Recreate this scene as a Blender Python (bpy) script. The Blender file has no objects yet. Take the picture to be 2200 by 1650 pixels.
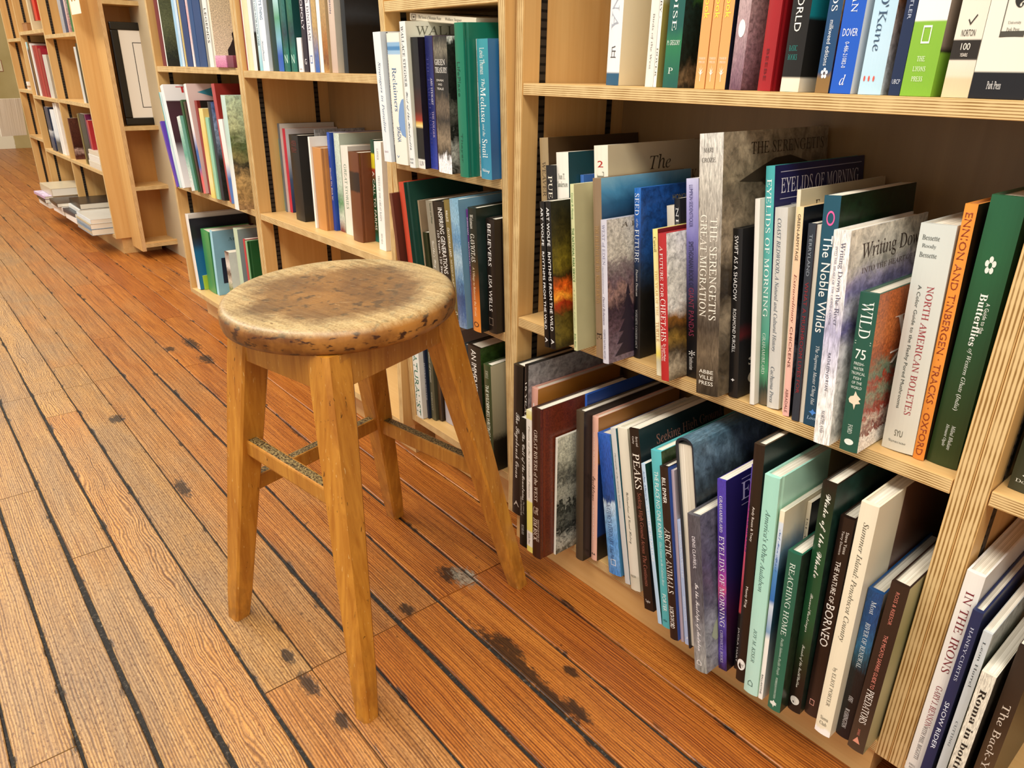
# A bookshop aisle: plank floor, plywood bookcases full of books, a worn wooden stool.
import bpy, bmesh, math, random
from mathutils import Vector, Matrix
random.seed(7)
SC = bpy.context.scene
COL = SC.collection

# ------------------------------------------------------------------ camera
cd = bpy.data.cameras.new('camera'); cam = bpy.data.objects.new('camera', cd); COL.objects.link(cam); SC.camera = cam
cd.sensor_width = 36.0; cd.sensor_fit = 'HORIZONTAL'; cd.lens = 1571.762/2200*36.0; cd.clip_start = .01
_p, _r, _y = .404895668, -.0175935988, -.858151536            # pitch, roll and the shelves' direction, solved from the vanishing points
_cp, _sp, _cr, _sr = math.cos(_p), math.sin(_p), math.cos(_r), math.sin(_r)
_R = Matrix(((_cr, -_sr*_sp, -_sr*_cp), (-_sr, -_cr*_sp, -_cr*_cp), (0, _cp, -_sp)))
_W = Matrix(((math.cos(_y), math.sin(_y), 0), (-math.sin(_y), math.cos(_y), 0), (0, 0, 1)))
_M = _R @ _W.transposed()
_c = Matrix((_M[0], -Vector(_M[1]), -Vector(_M[2]))).transposed().to_4x4()
_c.translation = (0, -.8476, .9)
cam.matrix_world = _c

# ------------------------------------------------------------------ light and exposure
SC.view_settings.view_transform = 'Standard'; SC.view_settings.look = 'None'
SC.view_settings.gamma = 1.0; SC.view_settings.use_curve_mapping = False
SC.view_settings.exposure = 0.12
wd = bpy.data.worlds.new('room_light'); SC.world = wd; wd.use_nodes = True
wd.node_tree.nodes['Background'].inputs[0].default_value = (1.0, .95, .87, 1)
wd.node_tree.nodes['Background'].inputs[1].default_value = 0.62
def area(name, loc, sx, sy, power, rot=(0, 0, 0), col=(1, .93, .82)):
    l = bpy.data.lights.new(name, 'AREA'); l.shape = 'RECTANGLE'; l.size = sx; l.size_y = sy; l.energy = power; l.color = col
    o = bpy.data.objects.new(name, l); COL.objects.link(o); o.location = loc; o.rotation_euler = rot; return o
for lx, ly, pw in [(-0.2, -1.5, 62), (-2.4, -1.5, 62), (-4.6, -1.5, 62), (-7, -1.3, 62), (1.6, -1.5, 50)]:                                    # fluorescent fittings over the aisle
    area('ceiling_light', (lx, ly, 2.95), 2.2, .9, pw)

# ------------------------------------------------------------------ small helpers
def lin(h, k=1.0):
    h = h.strip('#'); out = []
    for i in (0, 2, 4):
        c = int(h[i:i+2], 16)/255; out.append((c/12.92 if c <= .04045 else ((c+.055)/1.055)**2.4)*k)
    return (*out, 1)
def tag(o, label, cat, group=None, kind=None):
    if label: o['label'] = label
    if cat: o['category'] = cat
    if group: o['group'] = group
    if kind: o['kind'] = kind
    return o
def empty(name, loc=(0, 0, 0), mat=None):
    o = bpy.data.objects.new(name, None); o.empty_display_size = .05; COL.objects.link(o)
    if mat is not None: o.matrix_world = mat
    else: o.location = loc
    return o
def mesh(name, bm, mats, parent=None, smooth=False):
    me = bpy.data.meshes.new(name); bm.to_mesh(me); bm.free()
    for m in (mats if isinstance(mats, (list, tuple)) else [mats]): me.materials.append(m)
    if smooth:
        for p in me.polygons: p.use_smooth = True
    o = bpy.data.objects.new(name, me); COL.objects.link(o)
    if parent is not None: o.parent = parent
    return o
def bx(bm, x0, x1, y0, y1, z0, z1, fm=None, bev=0):
    """a box; fm maps '-x','+x','-y','+y','-z','+z' to a material slot"""
    v = [bm.verts.new((x, y, z)) for z in (z0, z1) for y in (y0, y1) for x in (x0, x1)]
    F = {'-z': (0, 2, 3, 1), '+z': (4, 5, 7, 6), '-y': (0, 1, 5, 4), '+y': (2, 6, 7, 3), '-x': (0, 4, 6, 2), '+x': (1, 3, 7, 5)}
    fs = []
    for k, ix in F.items():
        f = bm.faces.new([v[i] for i in ix]); f.material_index = (fm or {}).get(k, (fm or {}).get('*', 0)); fs.append(f)
    if bev:
        es = list({e for f in fs for e in f.edges}); bmesh.ops.bevel(bm, geom=es, offset=bev, segments=2, affect='EDGES', profile=.6)
    return fs
def box(name, x0, x1, y0, y1, z0, z1, mats, parent=None, fm=None, bev=0):
    bm = bmesh.new(); bx(bm, x0, x1, y0, y1, z0, z1, fm, bev); return mesh(name, bm, mats, parent)

# ------------------------------------------------------------------ node materials
class NT:
    def __init__(s, name):
        s.m = bpy.data.materials.new(name); s.m.use_nodes = True; s.t = s.m.node_tree
        s.b = s.t.nodes['Principled BSDF']
    def n(s, typ, **kw):
        nd = s.t.nodes.new(typ)
        for k, v in kw.items(): setattr(nd, k, v)
        return nd
    def l(s, a, b): s.t.links.new(a, b)
    def setin(s, nd, key, v):
        if isinstance(v, (int, float, tuple)): nd.inputs[key].default_value = v
        else: s.l(v, nd.inputs[key])
    def math(s, op, a, b=None, c=None, clamp=False):
        nd = s.n('ShaderNodeMath', operation=op, use_clamp=clamp)
        for i, v in enumerate((a, b, c)):
            if v is not None: s.setin(nd, i, v)
        return nd.outputs[0]
    def mix(s, f, a, b, mode='MIX'):
        nd = s.n('ShaderNodeMix', data_type='RGBA', blend_type=mode)
        s.setin(nd, 0, f); s.setin(nd, 6, a); s.setin(nd, 7, b); return nd.outputs[2]
    def noise(s, vec, scale, detail=3, rough=.5, dist=0.):
        nd = s.n('ShaderNodeTexNoise'); s.l(vec, nd.inputs['Vector'])
        nd.inputs['Scale'].default_value = scale; nd.inputs['Detail'].default_value = detail
        nd.inputs['Roughness'].default_value = rough; nd.inputs['Distortion'].default_value = dist
        return nd.outputs['Fac']
    def vscale(s, vec, x, y, z, off=None):
        nd = s.n('ShaderNodeVectorMath', operation='MULTIPLY'); s.l(vec, nd.inputs[0]); nd.inputs[1].default_value = (x, y, z); o = nd.outputs[0]
        if off is not None:
            ad = s.n('ShaderNodeVectorMath', operation='ADD'); s.l(o, ad.inputs[0]); s.setin(ad, 1, off); o = ad.outputs[0]
        return o
    def ramp(s, f, stops, interp='LINEAR'):
        nd = s.n('ShaderNodeValToRGB'); nd.color_ramp.interpolation = interp; s.l(f, nd.inputs[0]); e = nd.color_ramp.elements
        stops = sorted(stops, key=lambda q: q[0])
        while len(e) > 1: e.remove(e[-1])
        e[0].position = stops[0][0]; e[0].color = stops[0][1]
        for p, c in stops[1:]:
            q = e.new(min(p, 1)); q.color = c
        return nd.outputs[0]
    def mapr(s, f, a, b, c=0., d=1.):
        nd = s.n('ShaderNodeMapRange'); s.l(f, nd.inputs[0])
        for i, v in enumerate((a, b, c, d)): nd.inputs[i+1].default_value = v
        return nd.outputs[0]
    def sep(s, vec):
        nd = s.n('ShaderNodeSeparateXYZ'); s.l(vec, nd.inputs[0]); return nd.outputs
    def comb(s, x, y, z):
        nd = s.n('ShaderNodeCombineXYZ')
        for i, v in enumerate((x, y, z)): s.setin(nd, i, v)
        return nd.outputs[0]
    def coord(s, which='Object'): return s.n('ShaderNodeTexCoord').outputs[which]
    def bump(s, h, strength=.2, dist=.001):
        nd = s.n('ShaderNodeBump'); nd.inputs['Strength'].default_value = strength; nd.inputs['Distance'].default_value = dist
        s.l(h, nd.inputs['Height']); s.l(nd.outputs[0], s.b.inputs['Normal'])
    def out(s, col, rough=.5, spec=None):
        s.setin(s.b, 'Base Color', col); s.setin(s.b, 'Roughness', rough)
        if spec is not None: s.b.inputs['Specular IOR Level'].default_value = spec
        return s.m
MC = {}
def plain(hexc, rough=.5, metal=0., k=1.0, spec=None):
    key = ('p', hexc, rough, metal, k)
    if key not in MC:
        t = NT('paint_'+hexc); t.out(lin(hexc, k), rough, spec); t.b.inputs['Metallic'].default_value = metal; MC[key] = t.m
    return MC[key]
def wood(name, dark, light, axis, rough=.42, fine=70., length=1.6, contrast=1.0, fig=.35, seedscale=True):
    """straight grained timber: axis is the direction of the grain in object space"""
    key = ('w', name)
    if key in MC: return MC[key]
    t = NT(name); o = t.coord('Object')
    if seedscale:
        oi = t.n('ShaderNodeObjectInfo').outputs['Random']; off = t.comb(t.math('MULTIPLY', oi, 7.3), t.math('MULTIPLY', oi, 3.1), t.math('MULTIPLY', oi, 5.7))
    else: off = (0., 0., 0.)
    sc = {'x': (length, fine, fine), 'y': (fine, length, fine), 'z': (fine, fine, length)}[axis]
    g = t.noise(t.vscale(o, *sc, off=off), 1.0, 4, .6, .6)
    sc2 = {'x': (length*.5, fine*.12, fine*.12), 'y': (fine*.12, length*.5, fine*.12), 'z': (fine*.12, fine*.12, length*.5)}[axis]
    g2 = t.noise(t.vscale(o, *sc2, off=off), 1.0, 2, .5, 1.2)
    f = t.math('ADD', t.math('MULTIPLY', g, 1-fig), t.math('MULTIPLY', g2, fig))
    f = t.mapr(f, .5-.16/contrast, .5+.16/contrast)
    c = t.mix(f, lin(dark), lin(light))
    t.bump(g, .06, .0006)
    MC[key] = t.out(c, rough); return MC[key]
def ply(name, axis, light='ddc08a', dark='8f6a34', n=6, width=.018):
    """plywood edge: thin plies across `axis`"""
    key = ('y', name)
    if key in MC: return MC[key]
    t = NT(name); o = t.coord('Object'); x = t.sep(o)['XYZ'.index(axis.upper())]
    st = {'x': (1, 40, 2), 'y': (2, 1, 40), 'z': (2, 40, 1)}[axis]
    nz = t.noise(t.vscale(o, 30, 30, 30), 1., 3)
    s = t.math('SINE', t.math('ADD', t.math('MULTIPLY', x, 2*math.pi*n/width), t.math('MULTIPLY', nz, 1.6)))
    f = t.mapr(t.math('ADD', s, t.math('MULTIPLY', t.math('SUBTRACT', nz, .5), 2.2)), -.95, .1)
    MC[key] = t.out(t.mix(f, lin(dark), lin(light)), .5); return MC[key]
def art(spec, rough=.33):
    """printed cover: colour bands down the height (A blended, B crisp) or away from the spine (K)"""
    key = ('a', spec, rough)
    if key in MC: return MC[key]
    if spec[1:2] != ':':
        t = NT('print_'+spec); o = t.coord('Generated')
        nz = t.noise(t.vscale(o, 3, 3, 5), 1., 3)
        MC[key] = t.out(t.mix(t.mapr(nz, .3, .7), lin(spec, .93), lin(spec, 1.04)), rough); return MC[key]
    mode = spec[0]; parts = spec[2:].split(';'); stops = []
    for s in parts[0].split(','):
        h, p = s.split('@'); stops.append((float(p), lin(h)))
    namp = float(parts[1]) if len(parts) > 1 else (0. if mode != 'A' else .05); ns = float(parts[2]) if len(parts) > 2 else 5.
    t = NT('print_art'); g = t.coord('Generated'); x = t.sep(g)
    p = t.math('SUBTRACT', 1.0, x[2]) if mode != 'K' else x[1]
    nz = t.noise(t.vscale(g, ns*.8, ns*.8, ns*1.1), 1., 6, .62, .8)
    if namp: p = t.math('ADD', p, t.math('MULTIPLY', t.math('SUBTRACT', nz, .5), namp*1.5), clamp=True)
    c = t.ramp(p, stops)
    if namp >= .1:
        n2 = t.noise(t.vscale(g, ns*3.1, ns*3.1, ns*4.3), 1., 5, .7, .5)
        v = t.mapr(n2, .32, .68, .45, 1.5)
        hs = t.n('ShaderNodeHueSaturation'); t.l(c, hs.inputs['Color']); t.l(v, hs.inputs['Value']); c = hs.outputs[0]
    MC[key] = t.out(c, rough); return MC[key]
def paper():
    if 'paper' in MC: return MC['paper']
    t = NT('page_edges'); o = t.coord('Object')
    nz = t.noise(t.vscale(o, 1500, 3, 3), 1., 2)
    n2 = t.noise(t.vscale(o, 300, 2, 2), 1., 2)
    f = t.math('ADD', t.math('MULTIPLY', nz, .6), t.math('MULTIPLY', n2, .4))
    MC['paper'] = t.out(t.mix(t.mapr(f, .35, .62), lin('b9b09a'), lin('f3eee0')), .8); return MC['paper']

MAPLE, MAPLE_D = 'dcb478', 'c09858'
WX = wood('maple_along_shelf', 'cfa263', 'dfba7e', 'x', fine=60, contrast=.8)
WZ = wood('maple_upright', 'cb9c5b', 'ddb677', 'z', fine=60, contrast=.8)
WB = wood('case_back_board', '8a6a42', 'a08052', 'z', fine=30, contrast=.7)
EZ = ply('plywood_edge_shelf', 'z'); EX = ply('plywood_edge_upright', 'x', n=4)
STEEL = plain('2b2724', .45, .6)
# ------------------------------------------------------------------ the setting
FA = -.012997                                                  # the floor boards run almost along the shelves
DB = Vector((math.cos(FA), math.sin(FA), 0)); NB = Vector((-math.sin(FA), math.cos(FA), 0))
STAINS = [(-.922,-.171,.035,.022,'p'),(-.95,-.19,.03,.018,'d'),(-.913,-.308,.02,.012,'d'),(-.70,-.238,.10,.016,'d'),(-.73,-.222,.045,.012,'d'),(-.60,-.24,.07,.012,'d'),(-.557,-.228,.03,.012,'d'),
 (-.764,-.516,.022,.01,'d'),(-.939,-.523,.022,.009,'d'),(-.864,-.523,.03,.012,'d'),(-2.381,-.168,.05,.02,'d'),(-2.56,-.158,.07,.02,'d'),(-2.548,-.235,.03,.016,'d'),(-1.59,-.49,.05,.014,'d'),(-2.072,-.516,.03,.02,'d'),(-.9,-.40,.018,.01,'d'),(-.62,-.18,.02,.008,'d')]
def floor_material():
    t = NT('worn_floor_boards')
    uv = t.n('ShaderNodeUVMap', uv_map='board').outputs[0]; x = t.sep(uv)          # u along the board, v across the room, metres
    ed = t.sep(t.n('ShaderNodeUVMap', uv_map='across').outputs[0])                  # u 0..1 across one board, v its wear
    at = t.n('ShaderNodeVertexColor', layer_name='tone').outputs[0]; a = t.sep(at)   # per board random numbers
    off = t.comb(t.math('MULTIPLY', a[0], 31.), t.math('MULTIPLY', a[1], 17.), t.math('MULTIPLY', a[2], 9.))
    knot = t.mapr(a[2], .80, .9)
    # grain lines
    warp = t.noise(t.vscale(uv, 4.5, 16, 1, off=off), 1., 3, .5)
    wv = t.math('ADD', x[1], t.math('MULTIPLY', t.math('SUBTRACT', warp, .5), t.math('ADD', .012, t.math('MULTIPLY', knot, .075))))
    ringn = t.math('SINE', t.math('MULTIPLY', t.math('ADD', wv, t.math('MULTIPLY', a[1], .3)), 2*math.pi/.0042))
    streak = t.noise(t.comb(t.math('MULTIPLY', x[0], 5.), t.math('MULTIPLY', wv, 330.), t.math('MULTIPLY', a[0], 30.)), 1., 4, .65)
    grain = t.math('ADD', t.math('MULTIPLY', streak, .72), t.math('MULTIPLY', t.math('ADD', ringn, 1.), t.math('ADD', .09, t.math('MULTIPLY', knot, .12))))
    grain = t.mapr(grain, .28, .66)
    broad = t.noise(t.vscale(uv, 3.0, 24, 1, off=off), 1., 3, .6, .8)
    speck = t.noise(t.vscale(uv, 110, 230, 1), 1., 5, .75)
    wearn = t.noise(t.vscale(uv, 2.2, 4.2, 1), 1., 5, .65)
    wear = t.math('ADD', ed[1], t.math('MULTIPLY', t.math('SUBTRACT', wearn, .5), .9), clamp=True)
    fresh = t.mix(grain, lin('60290a'), lin('cc7c2e'))
    fresh = t.mix(t.mapr(broad, .45, .75), fresh, t.mix(grain, lin('8a420e'), lin('dd9540')))
    fresh = t.mix(t.math('MULTIPLY', a[0], .55), fresh, t.mix(grain, lin('5e2008'), lin('b4601c')))
    worn = t.mix(grain, lin('6e4822'), lin('d2a05c'))
    worn = t.mix(t.mapr(broad, .42, .72), worn, t.mix(grain, lin('705030'), lin('c29a66')))
    worn = t.mix(t.math('MULTIPLY', t.mapr(wearn, .45, .7), t.math('MULTIPLY', ed[1], .75)), worn, t.mix(grain, lin('5e4c3a'), lin('a1876a')))
    col = t.mix(t.mapr(wear, .25, .85), fresh, worn)
    # pits and speckle of old varnish, strongest where people walk
    pit = t.mapr(speck, .52, .63)
    col = t.mix(t.math('MULTIPLY', pit, t.math('ADD', .35, t.math('MULTIPLY', wear, .5))), col, lin('5a3312'))
    lite = t.mapr(speck, .42, .30)
    col = t.mix(t.math('MULTIPLY', lite, t.math('MULTIPLY', wear, .6)), col, lin('e2bd80'))
    # knots' dark winter rings
    kr = t.noise(t.vscale(uv, 9., 26., 1, off=off), 1., 4, .5, 2.4)
    kl = t.mapr(t.math('ABSOLUTE', t.math('SUBTRACT', t.math('FRACT', t.math('MULTIPLY', kr, 9.)), .5)), .12, .0)
    col = t.mix(t.math('MULTIPLY', t.math('MULTIPLY', kl, knot), .75), col, lin('3a1c08'))
    # dark dirt: scattered marks, along the joints, and the big marks seen in the room
    sp = t.noise(t.vscale(uv, 13., 44., 1), 1., 4, .6, .4)
    e = t.math('ABSOLUTE', t.math('SUBTRACT', ed[0], .5))
    edge = t.mapr(e, .36, .5)
    dirt = t.mapr(t.math('ADD', sp, t.math('MULTIPLY', edge, .17)), .715, .79)
    wob = t.noise(t.vscale(uv, 60., 120., 1), 1., 4, .65)
    putty = None
    for s, w, rs, rw, k in STAINS:
        d = t.math('SQRT', t.math('ADD', t.math('POWER', t.math('DIVIDE', t.math('SUBTRACT', x[0], s), rs), 2.), t.math('POWER', t.math('DIVIDE', t.math('SUBTRACT', x[1], w), rw), 2.)))
        d = t.mapr(t.math('ADD', d, t.math('MULTIPLY', t.math('SUBTRACT', wob, .5), 2.4)), 1.15, .65)
        if k == 'd': dirt = t.math('MAXIMUM', dirt, d)
        else: putty = d
    col = t.mix(t.math('MULTIPLY', dirt, .88), col, lin('1c130b'))
    col = t.mix(t.math('MULTIPLY', putty, .85), col, t.mix(t.mapr(speck, .4, .6), lin('4a4338'), lin('a39a86')))
    # fine dark nicks
    nick = t.mapr(t.noise(t.vscale(uv, 70., 260., 1), 1., 2, .5, 1.), .69, .73)
    col = t.mix(t.math('MULTIPLY', nick, .6), col, lin('2c1608'))
    t.bump(t.math('SUBTRACT', t.math('ADD', t.math('MULTIPLY', grain, .5), t.math('MULTIPLY', speck, .5)), dirt), .35, .0012)
    return t.out(col, t.mapr(wear, 0., 1., .36, .5))
def gap_material():
    t = NT('joint_filler'); o = t.coord('Object')
    n = t.noise(t.vscale(o, 160, 160, 160), 1., 4, .7)
    t.bump(n, .8, .003)
    return t.out(t.ramp(n, [(0, lin('0c0a08')), (.55, lin('1f1a15')), (.66, lin('4a4238')), (.75, lin('8c8474'))]), .8)
SEAM = {-9: .098, -8: .0135, -7: -.0735, -6: -.1612, -5: -.2495, -4: -.336, -3: -.4215, -2: -.5045, -1: -.5865, 0: -.669, 1: -.748, 2: -.829, 3: -.907}
GAPW = {-9: .004, -8: .004, -7: .0042, -6: .0056, -5: .0074, -4: .0078, -3: .0062, -2: .0032, -1: .0058, 0: .0076, 1: .008, 2: .0062, 3: .0045}
JOINTS = {-8: [-3.3, -.2], -7: [-2.9, -.915], -6: [-2.35, -.9], -5: [-3.6, -.897], -4: [-2.8, -.892], -3: [-2.395, -.889], -2: [-2.59, -2.385, -.887], -1: [-2.385, -2.194, -.5], 0: [-2.38, -1.45], 1: [-2.371, -1.787, -.3], 2: [-1.785, -.963], 3: [-2.5, -.6]}
WEAR = {-8: .05, -7: .08, -6: .14, -5: .28, -4: .34, -3: .5, -2: .62, -1: .74, 0: .86, 1: .92, 2: .9, 3: .85}
TONE2 = {-1: .93, 1: .2, -5: .3, -4: .5, -7: .45, -6: .2, 0: .3, -2: .6}
def build_floor():
    rnd = random.Random(11)
    lo, hi = -34, 9                                             # board index grows away from the cases
    seam = lambda i: SEAM.get(i, SEAM[3]-(i-3)*.0815 if i > 3 else SEAM[-9]+(-9-i)*.0863)
    bm = bmesh.new(); uvb = bm.loops.layers.uv.new('board'); uva = bm.loops.layers.uv.new('across'); vc = bm.loops.layers.color.new('tone')
    s0, s1 = -10.25, 2.3
    idx = sorted(set(range(-20, 32)))
    jit = {}
    def edge(i, s):                                             # half width of the gap at seam i
        g = GAPW.get(i, .004)
        if s < -1.2: g *= max(.45, 1-.28*(-1.2-s)) if s > -3.2 else .45
        k = (i, round(s, 3))
        if k not in jit: jit[k] = (rnd.uniform(-.0007, .0007), rnd.uniform(-.0007, .0007))
        return g/2*(1+.25*math.sin(s*5+i*1.7)), jit[k]
    for i in idx:
        js = [s0]+sorted(JOINTS.get(i, []))+[s1]
        if i not in JOINTS:
            js = [s0]; q = s0+rnd.uniform(.5, 2)
            while q < s1-.3: js.append(q); q += rnd.uniform(1.2, 3)
            js.append(s1)
        else:
            q = js[1]-rnd.uniform(1, 2.5); pre = []
            while q > s0+.5: pre.append(q); q -= rnd.uniform(1, 2.6)
            js = [s0]+sorted(pre)+js[1:]
        for n_, (a, b) in enumerate(zip(js, js[1:])):
            last = (n_ == len(js)-2)
            tone = (rnd.random(), rnd.random(), TONE2.get(i, rnd.random()*.8) if (last or i == -1) else rnd.random()*.86, 1)
            if i == -1 and not (a < -2.1 and b > -2.5): tone = (tone[0], tone[1], .95, 1)
            wear = min(1, max(0, WEAR.get(i, .8 if i > 0 else .05)+rnd.uniform(-.08, .08)))
            if b < -.85: wear = min(.9, wear+.18) if i >= -5 else min(.9, wear+.12)
            N = max(2, int((b-a)/.1)); ga = .0011 if a > s0 else 0; gb = .0011 if b < s1 else 0
            rows = []
            for k in range(N+1):
                s = a+ga+(b-gb-a-ga)*k/N
                h0, j0 = edge(i, s); h1, j1 = edge(i+1, s)
                wt = seam(i)-h0+j0[0]; wb = seam(i+1)+h1+j1[1]
                r = []
                for (w, z, ac) in ((wt, -.012, 0), (wt, -.0012, 0), (wt-.0016, 0, .02), (wb+.0016, 0, .98), (wb, -.0012, 1), (wb, -.012, 1)):
                    P = DB*s+NB*w; r.append((bm.verts.new((P.x, P.y, z)), s, w, ac))
                rows.append(r)
            for r0, r1 in zip(rows, rows[1:]):
                for c in range(5):
                    q = [r0[c], r0[c+1], r1[c+1], r1[c]]
                    f = bm.faces.new([v[0] for v in q]); f.material_index = 0
                    for lp, v in zip(f.loops, q): lp[uvb].uv = (v[1], v[2]); lp[uva].uv = (v[3], wear); lp[vc] = tone
            for r, fl in ((rows[0], 1), (rows[-1], 0)):
                vs = [v[0] for v in r]; f = bm.faces.new(vs if fl else vs[::-1])
                for lp in f.loops: lp[uva].uv = (.5, wear); lp[vc] = tone
    w0, w1 = seam(32), seam(-20)
    vs = []
    for s, w in ((s0, w0), (s1, w0), (s1, w1), (s0, w1)):
        P = DB*s+NB*w; vs.append(bm.verts.new((P.x, P.y, -.0045)))
    f = bm.faces.new(vs); f.material_index = 1
    bmesh.ops.recalc_face_normals(bm, faces=bm.faces)
    o = mesh('floor', bm, [floor_material(), gap_material()]); o['kind'] = 'structure'; o['label'] = 'worn orange and tan wooden plank floor with dark gaps'
    return o
build_floor()

def plaster(name, c1, c2):
    t = NT(name); o = t.coord('Object'); n = t.noise(t.vscale(o, 3, 3, 3), 1., 5)
    t.bump(t.noise(t.vscale(o, 40, 40, 40), 1., 3), .15, .004)
    return t.out(t.mix(t.mapr(n, .35, .65), lin(c1), lin(c2)), .8)
CREAMW = plaster('cream_wall', 'c2b291', 'cbbb9b')
def far_wall():
    t = NT('tan_wall_with_bare_plaster'); o = t.coord('Object'); x = t.sep(o); n = t.noise(t.vscale(o, 3, 3, 3), 1., 5)
    wob = t.math('MULTIPLY', t.math('SUBTRACT', t.noise(t.vscale(o, 9, 9, 9), 1., 4), .5), .06)
    m = t.math('MULTIPLY', t.mapr(t.math('ADD', x[1], wob), .502, .494), t.mapr(t.math('ADD', x[2], wob), .455, .448))
    c = t.mix(t.mapr(n, .35, .65), lin('a8945c'), lin('b6a26c'))
    t.bump(t.noise(t.vscale(o, 40, 40, 40), 1., 3), .15, .004)
    return t.out(t.mix(m, c, lin('e6dcc0')), .8)
w = box('wall_back', -6.0, 2.6, .275, .375, 0, 3.0, CREAMW); tag(w, 'cream painted wall behind the bookcases', None, kind='structure')
w = box('wall_return', -6.1, -6.0, .275, 1.6, 0, 3.0, CREAMW); tag(w, 'short return wall past the farthest bookcase', None, kind='structure')
w = box('wall_left', -10.35, -10.2, -3.2, 1.7, 0, 3.0, far_wall()); tag(w, 'tan plaster wall at the far end of the aisle', None, kind='structure')
# ------------------------------------------------------------------ bookcases
def standard_mat():
    t = NT('slotted_steel'); o = t.coord('Object'); z = t.sep(o)[2]
    f = t.math('FRACT', t.math('MULTIPLY', z, 1/.0131))
    m = t.math('MULTIPLY', t.math('GREATER_THAN', f, .3), t.math('LESS_THAN', f, .62))
    t.b.inputs['Metallic'].default_value = .4
    return t.out(t.mix(m, lin('3a332b'), lin('0c0a09')), .45)
STD = standard_mat()
UP = {'-y': 1, '*': 0}                                          # plywood shows on the front edge
def shelf_board(parent, x0, x1, y0, y1, ztop, th=.018, name='shelf'):
    return box(name, x0, x1, y0, y1, ztop-th, ztop, [WX, EZ], parent, UP, bev=.0008)
def side_panel(parent, x0, x1, y0, y1, z0, z1):
    o = box('side_panel', x0, x1, y0, y1, z0, z1, [WZ, EX2 if x1-x0 > .03 else EX], parent, UP, bev=.0008)
    return o
EX2 = ply('plywood_edge_double', 'x', n=8, width=.036)
def standards(parent, xs, face, ys, z0, z1, marks=False):
    """slotted shelf standards let into the side panels"""
    for y in ys:
        a, b = (xs-.0006, xs+.0012) if face > 0 else (xs-.0012, xs+.0006)
        s = box('shelf_standard', a, b, y-.0065, y+.0065, z0, z1, STD, parent)
def bookcase(name, label, x0, x1, shelves, mat=None, zb=.078, yb=0., kick=(.0076, .0585), top=2.1, depth=.255, stds=True, th=.018, extra=(1.28, 1.66), dividers=()):
    r = empty(name); tag(r, label, 'bookcase', 'tall plywood bookcases along the wall')
    cols = [x0]+list(dividers)+[x1]
    side_panel(r, x0, x0+.018, yb, yb+depth, kick[1], top); side_panel(r, x1-.018, x1, yb, yb+depth, kick[1], top)
    for d in dividers: side_panel(r, d-.009, d+.009, yb+.0005, yb+depth-.006, kick[1]+.0195, top-.019)
    for i, (a, b) in enumerate(zip(cols, cols[1:])):
        a = a+(.018 if i == 0 else .009); b = b-(.018 if i == len(cols)-2 else .009)
        sl = shelves[i] if isinstance(shelves[0], (list, tuple)) else shelves
        for z in list(sl)+list(extra): shelf_board(r, a+.0012, b-.0012, yb+.0006, yb+depth-.007, z, th)
        if stds:
            standards(r, a, 1, (yb+.043, yb+depth-.045), kick[1]+.03, top-.1)
            standards(r, b, -1, (yb+.043, yb+depth-.045), kick[1]+.03, top-.1)
    shelf_board(r, x0+.018, x1-.018, yb+.0002, yb+depth-.006, zb, th, 'bottom_shelf'); shelf_board(r, x0+.018, x1-.018, yb+.0002, yb+depth-.006, top, th, 'top_panel')
    box('back_panel', x0+.018, x1-.018, yb+depth-.006, yb+depth, kick[1], top, WB, r)
    if kick[1] > 0:
        box('kick_board', x0+.02, x1-.02, yb+kick[0], yb+kick[0]+.018, 0, kick[1], [WX, EZ], r)
        for xs in (x0+.02, x1-.038): box('kick_side', xs, xs+.018, yb+kick[0]+.018, yb+depth-.02, 0, kick[1], WX, r)
    if mat is not None: r.matrix_world = mat
    return r
nearcase = bookcase('bookcase', 'near wide plywood bookcase right behind the stool, three crowded shelves', -.986, -.1985, [.8815, .483], extra=(1.29, 1.68))
rightcase = bookcase('bookcase', 'bookcase cut off by the right edge of view, beyond the double upright', -.198, .58, [.487, .90], extra=(1.29, 1.68))
leftcase = bookcase('bookcase', 'bookcase with the half empty shelf, left of the narrow leaning cabinet', -2.1415, -1.3825, [.888, .503], zb=.108, kick=(.045, .09), extra=(1.26, 1.66))
farcase = bookcase('bookcase', 'bookcase with crowded slanting books, beside the framed picture', -2.898, -2.1425, [.894, .506], zb=.108, kick=(.045, .09), extra=(1.26, 1.66))
BMAT = Matrix.Translation((-.9905, .022, 0)) @ Matrix.Rotation(-.016, 4, 'Z') @ Matrix.Rotation(.0416, 4, 'X')
narrow = bookcase('narrow_cabinet', 'narrow bookcase leaning slightly forward between two wider ones', -.389, 0, [.726, .44, 1.018], mat=BMAT, zb=.128, kick=(.05, .11), depth=.212, extra=(1.32, 1.66), top=2.05)
narrow['category'] = 'bookcase'
endcase = bookcase('bookcase', 'distant triple bookcase at the far left with flat piles at its foot', -5.96, -4.105, [[.74, .46, 1.03], [1.06, .716, .41], [1.03, .72, .41]], zb=.10, yb=.033, kick=(.03, .082), depth=.235, dividers=(-5.50, -4.80), extra=(1.36, 1.7))

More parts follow.
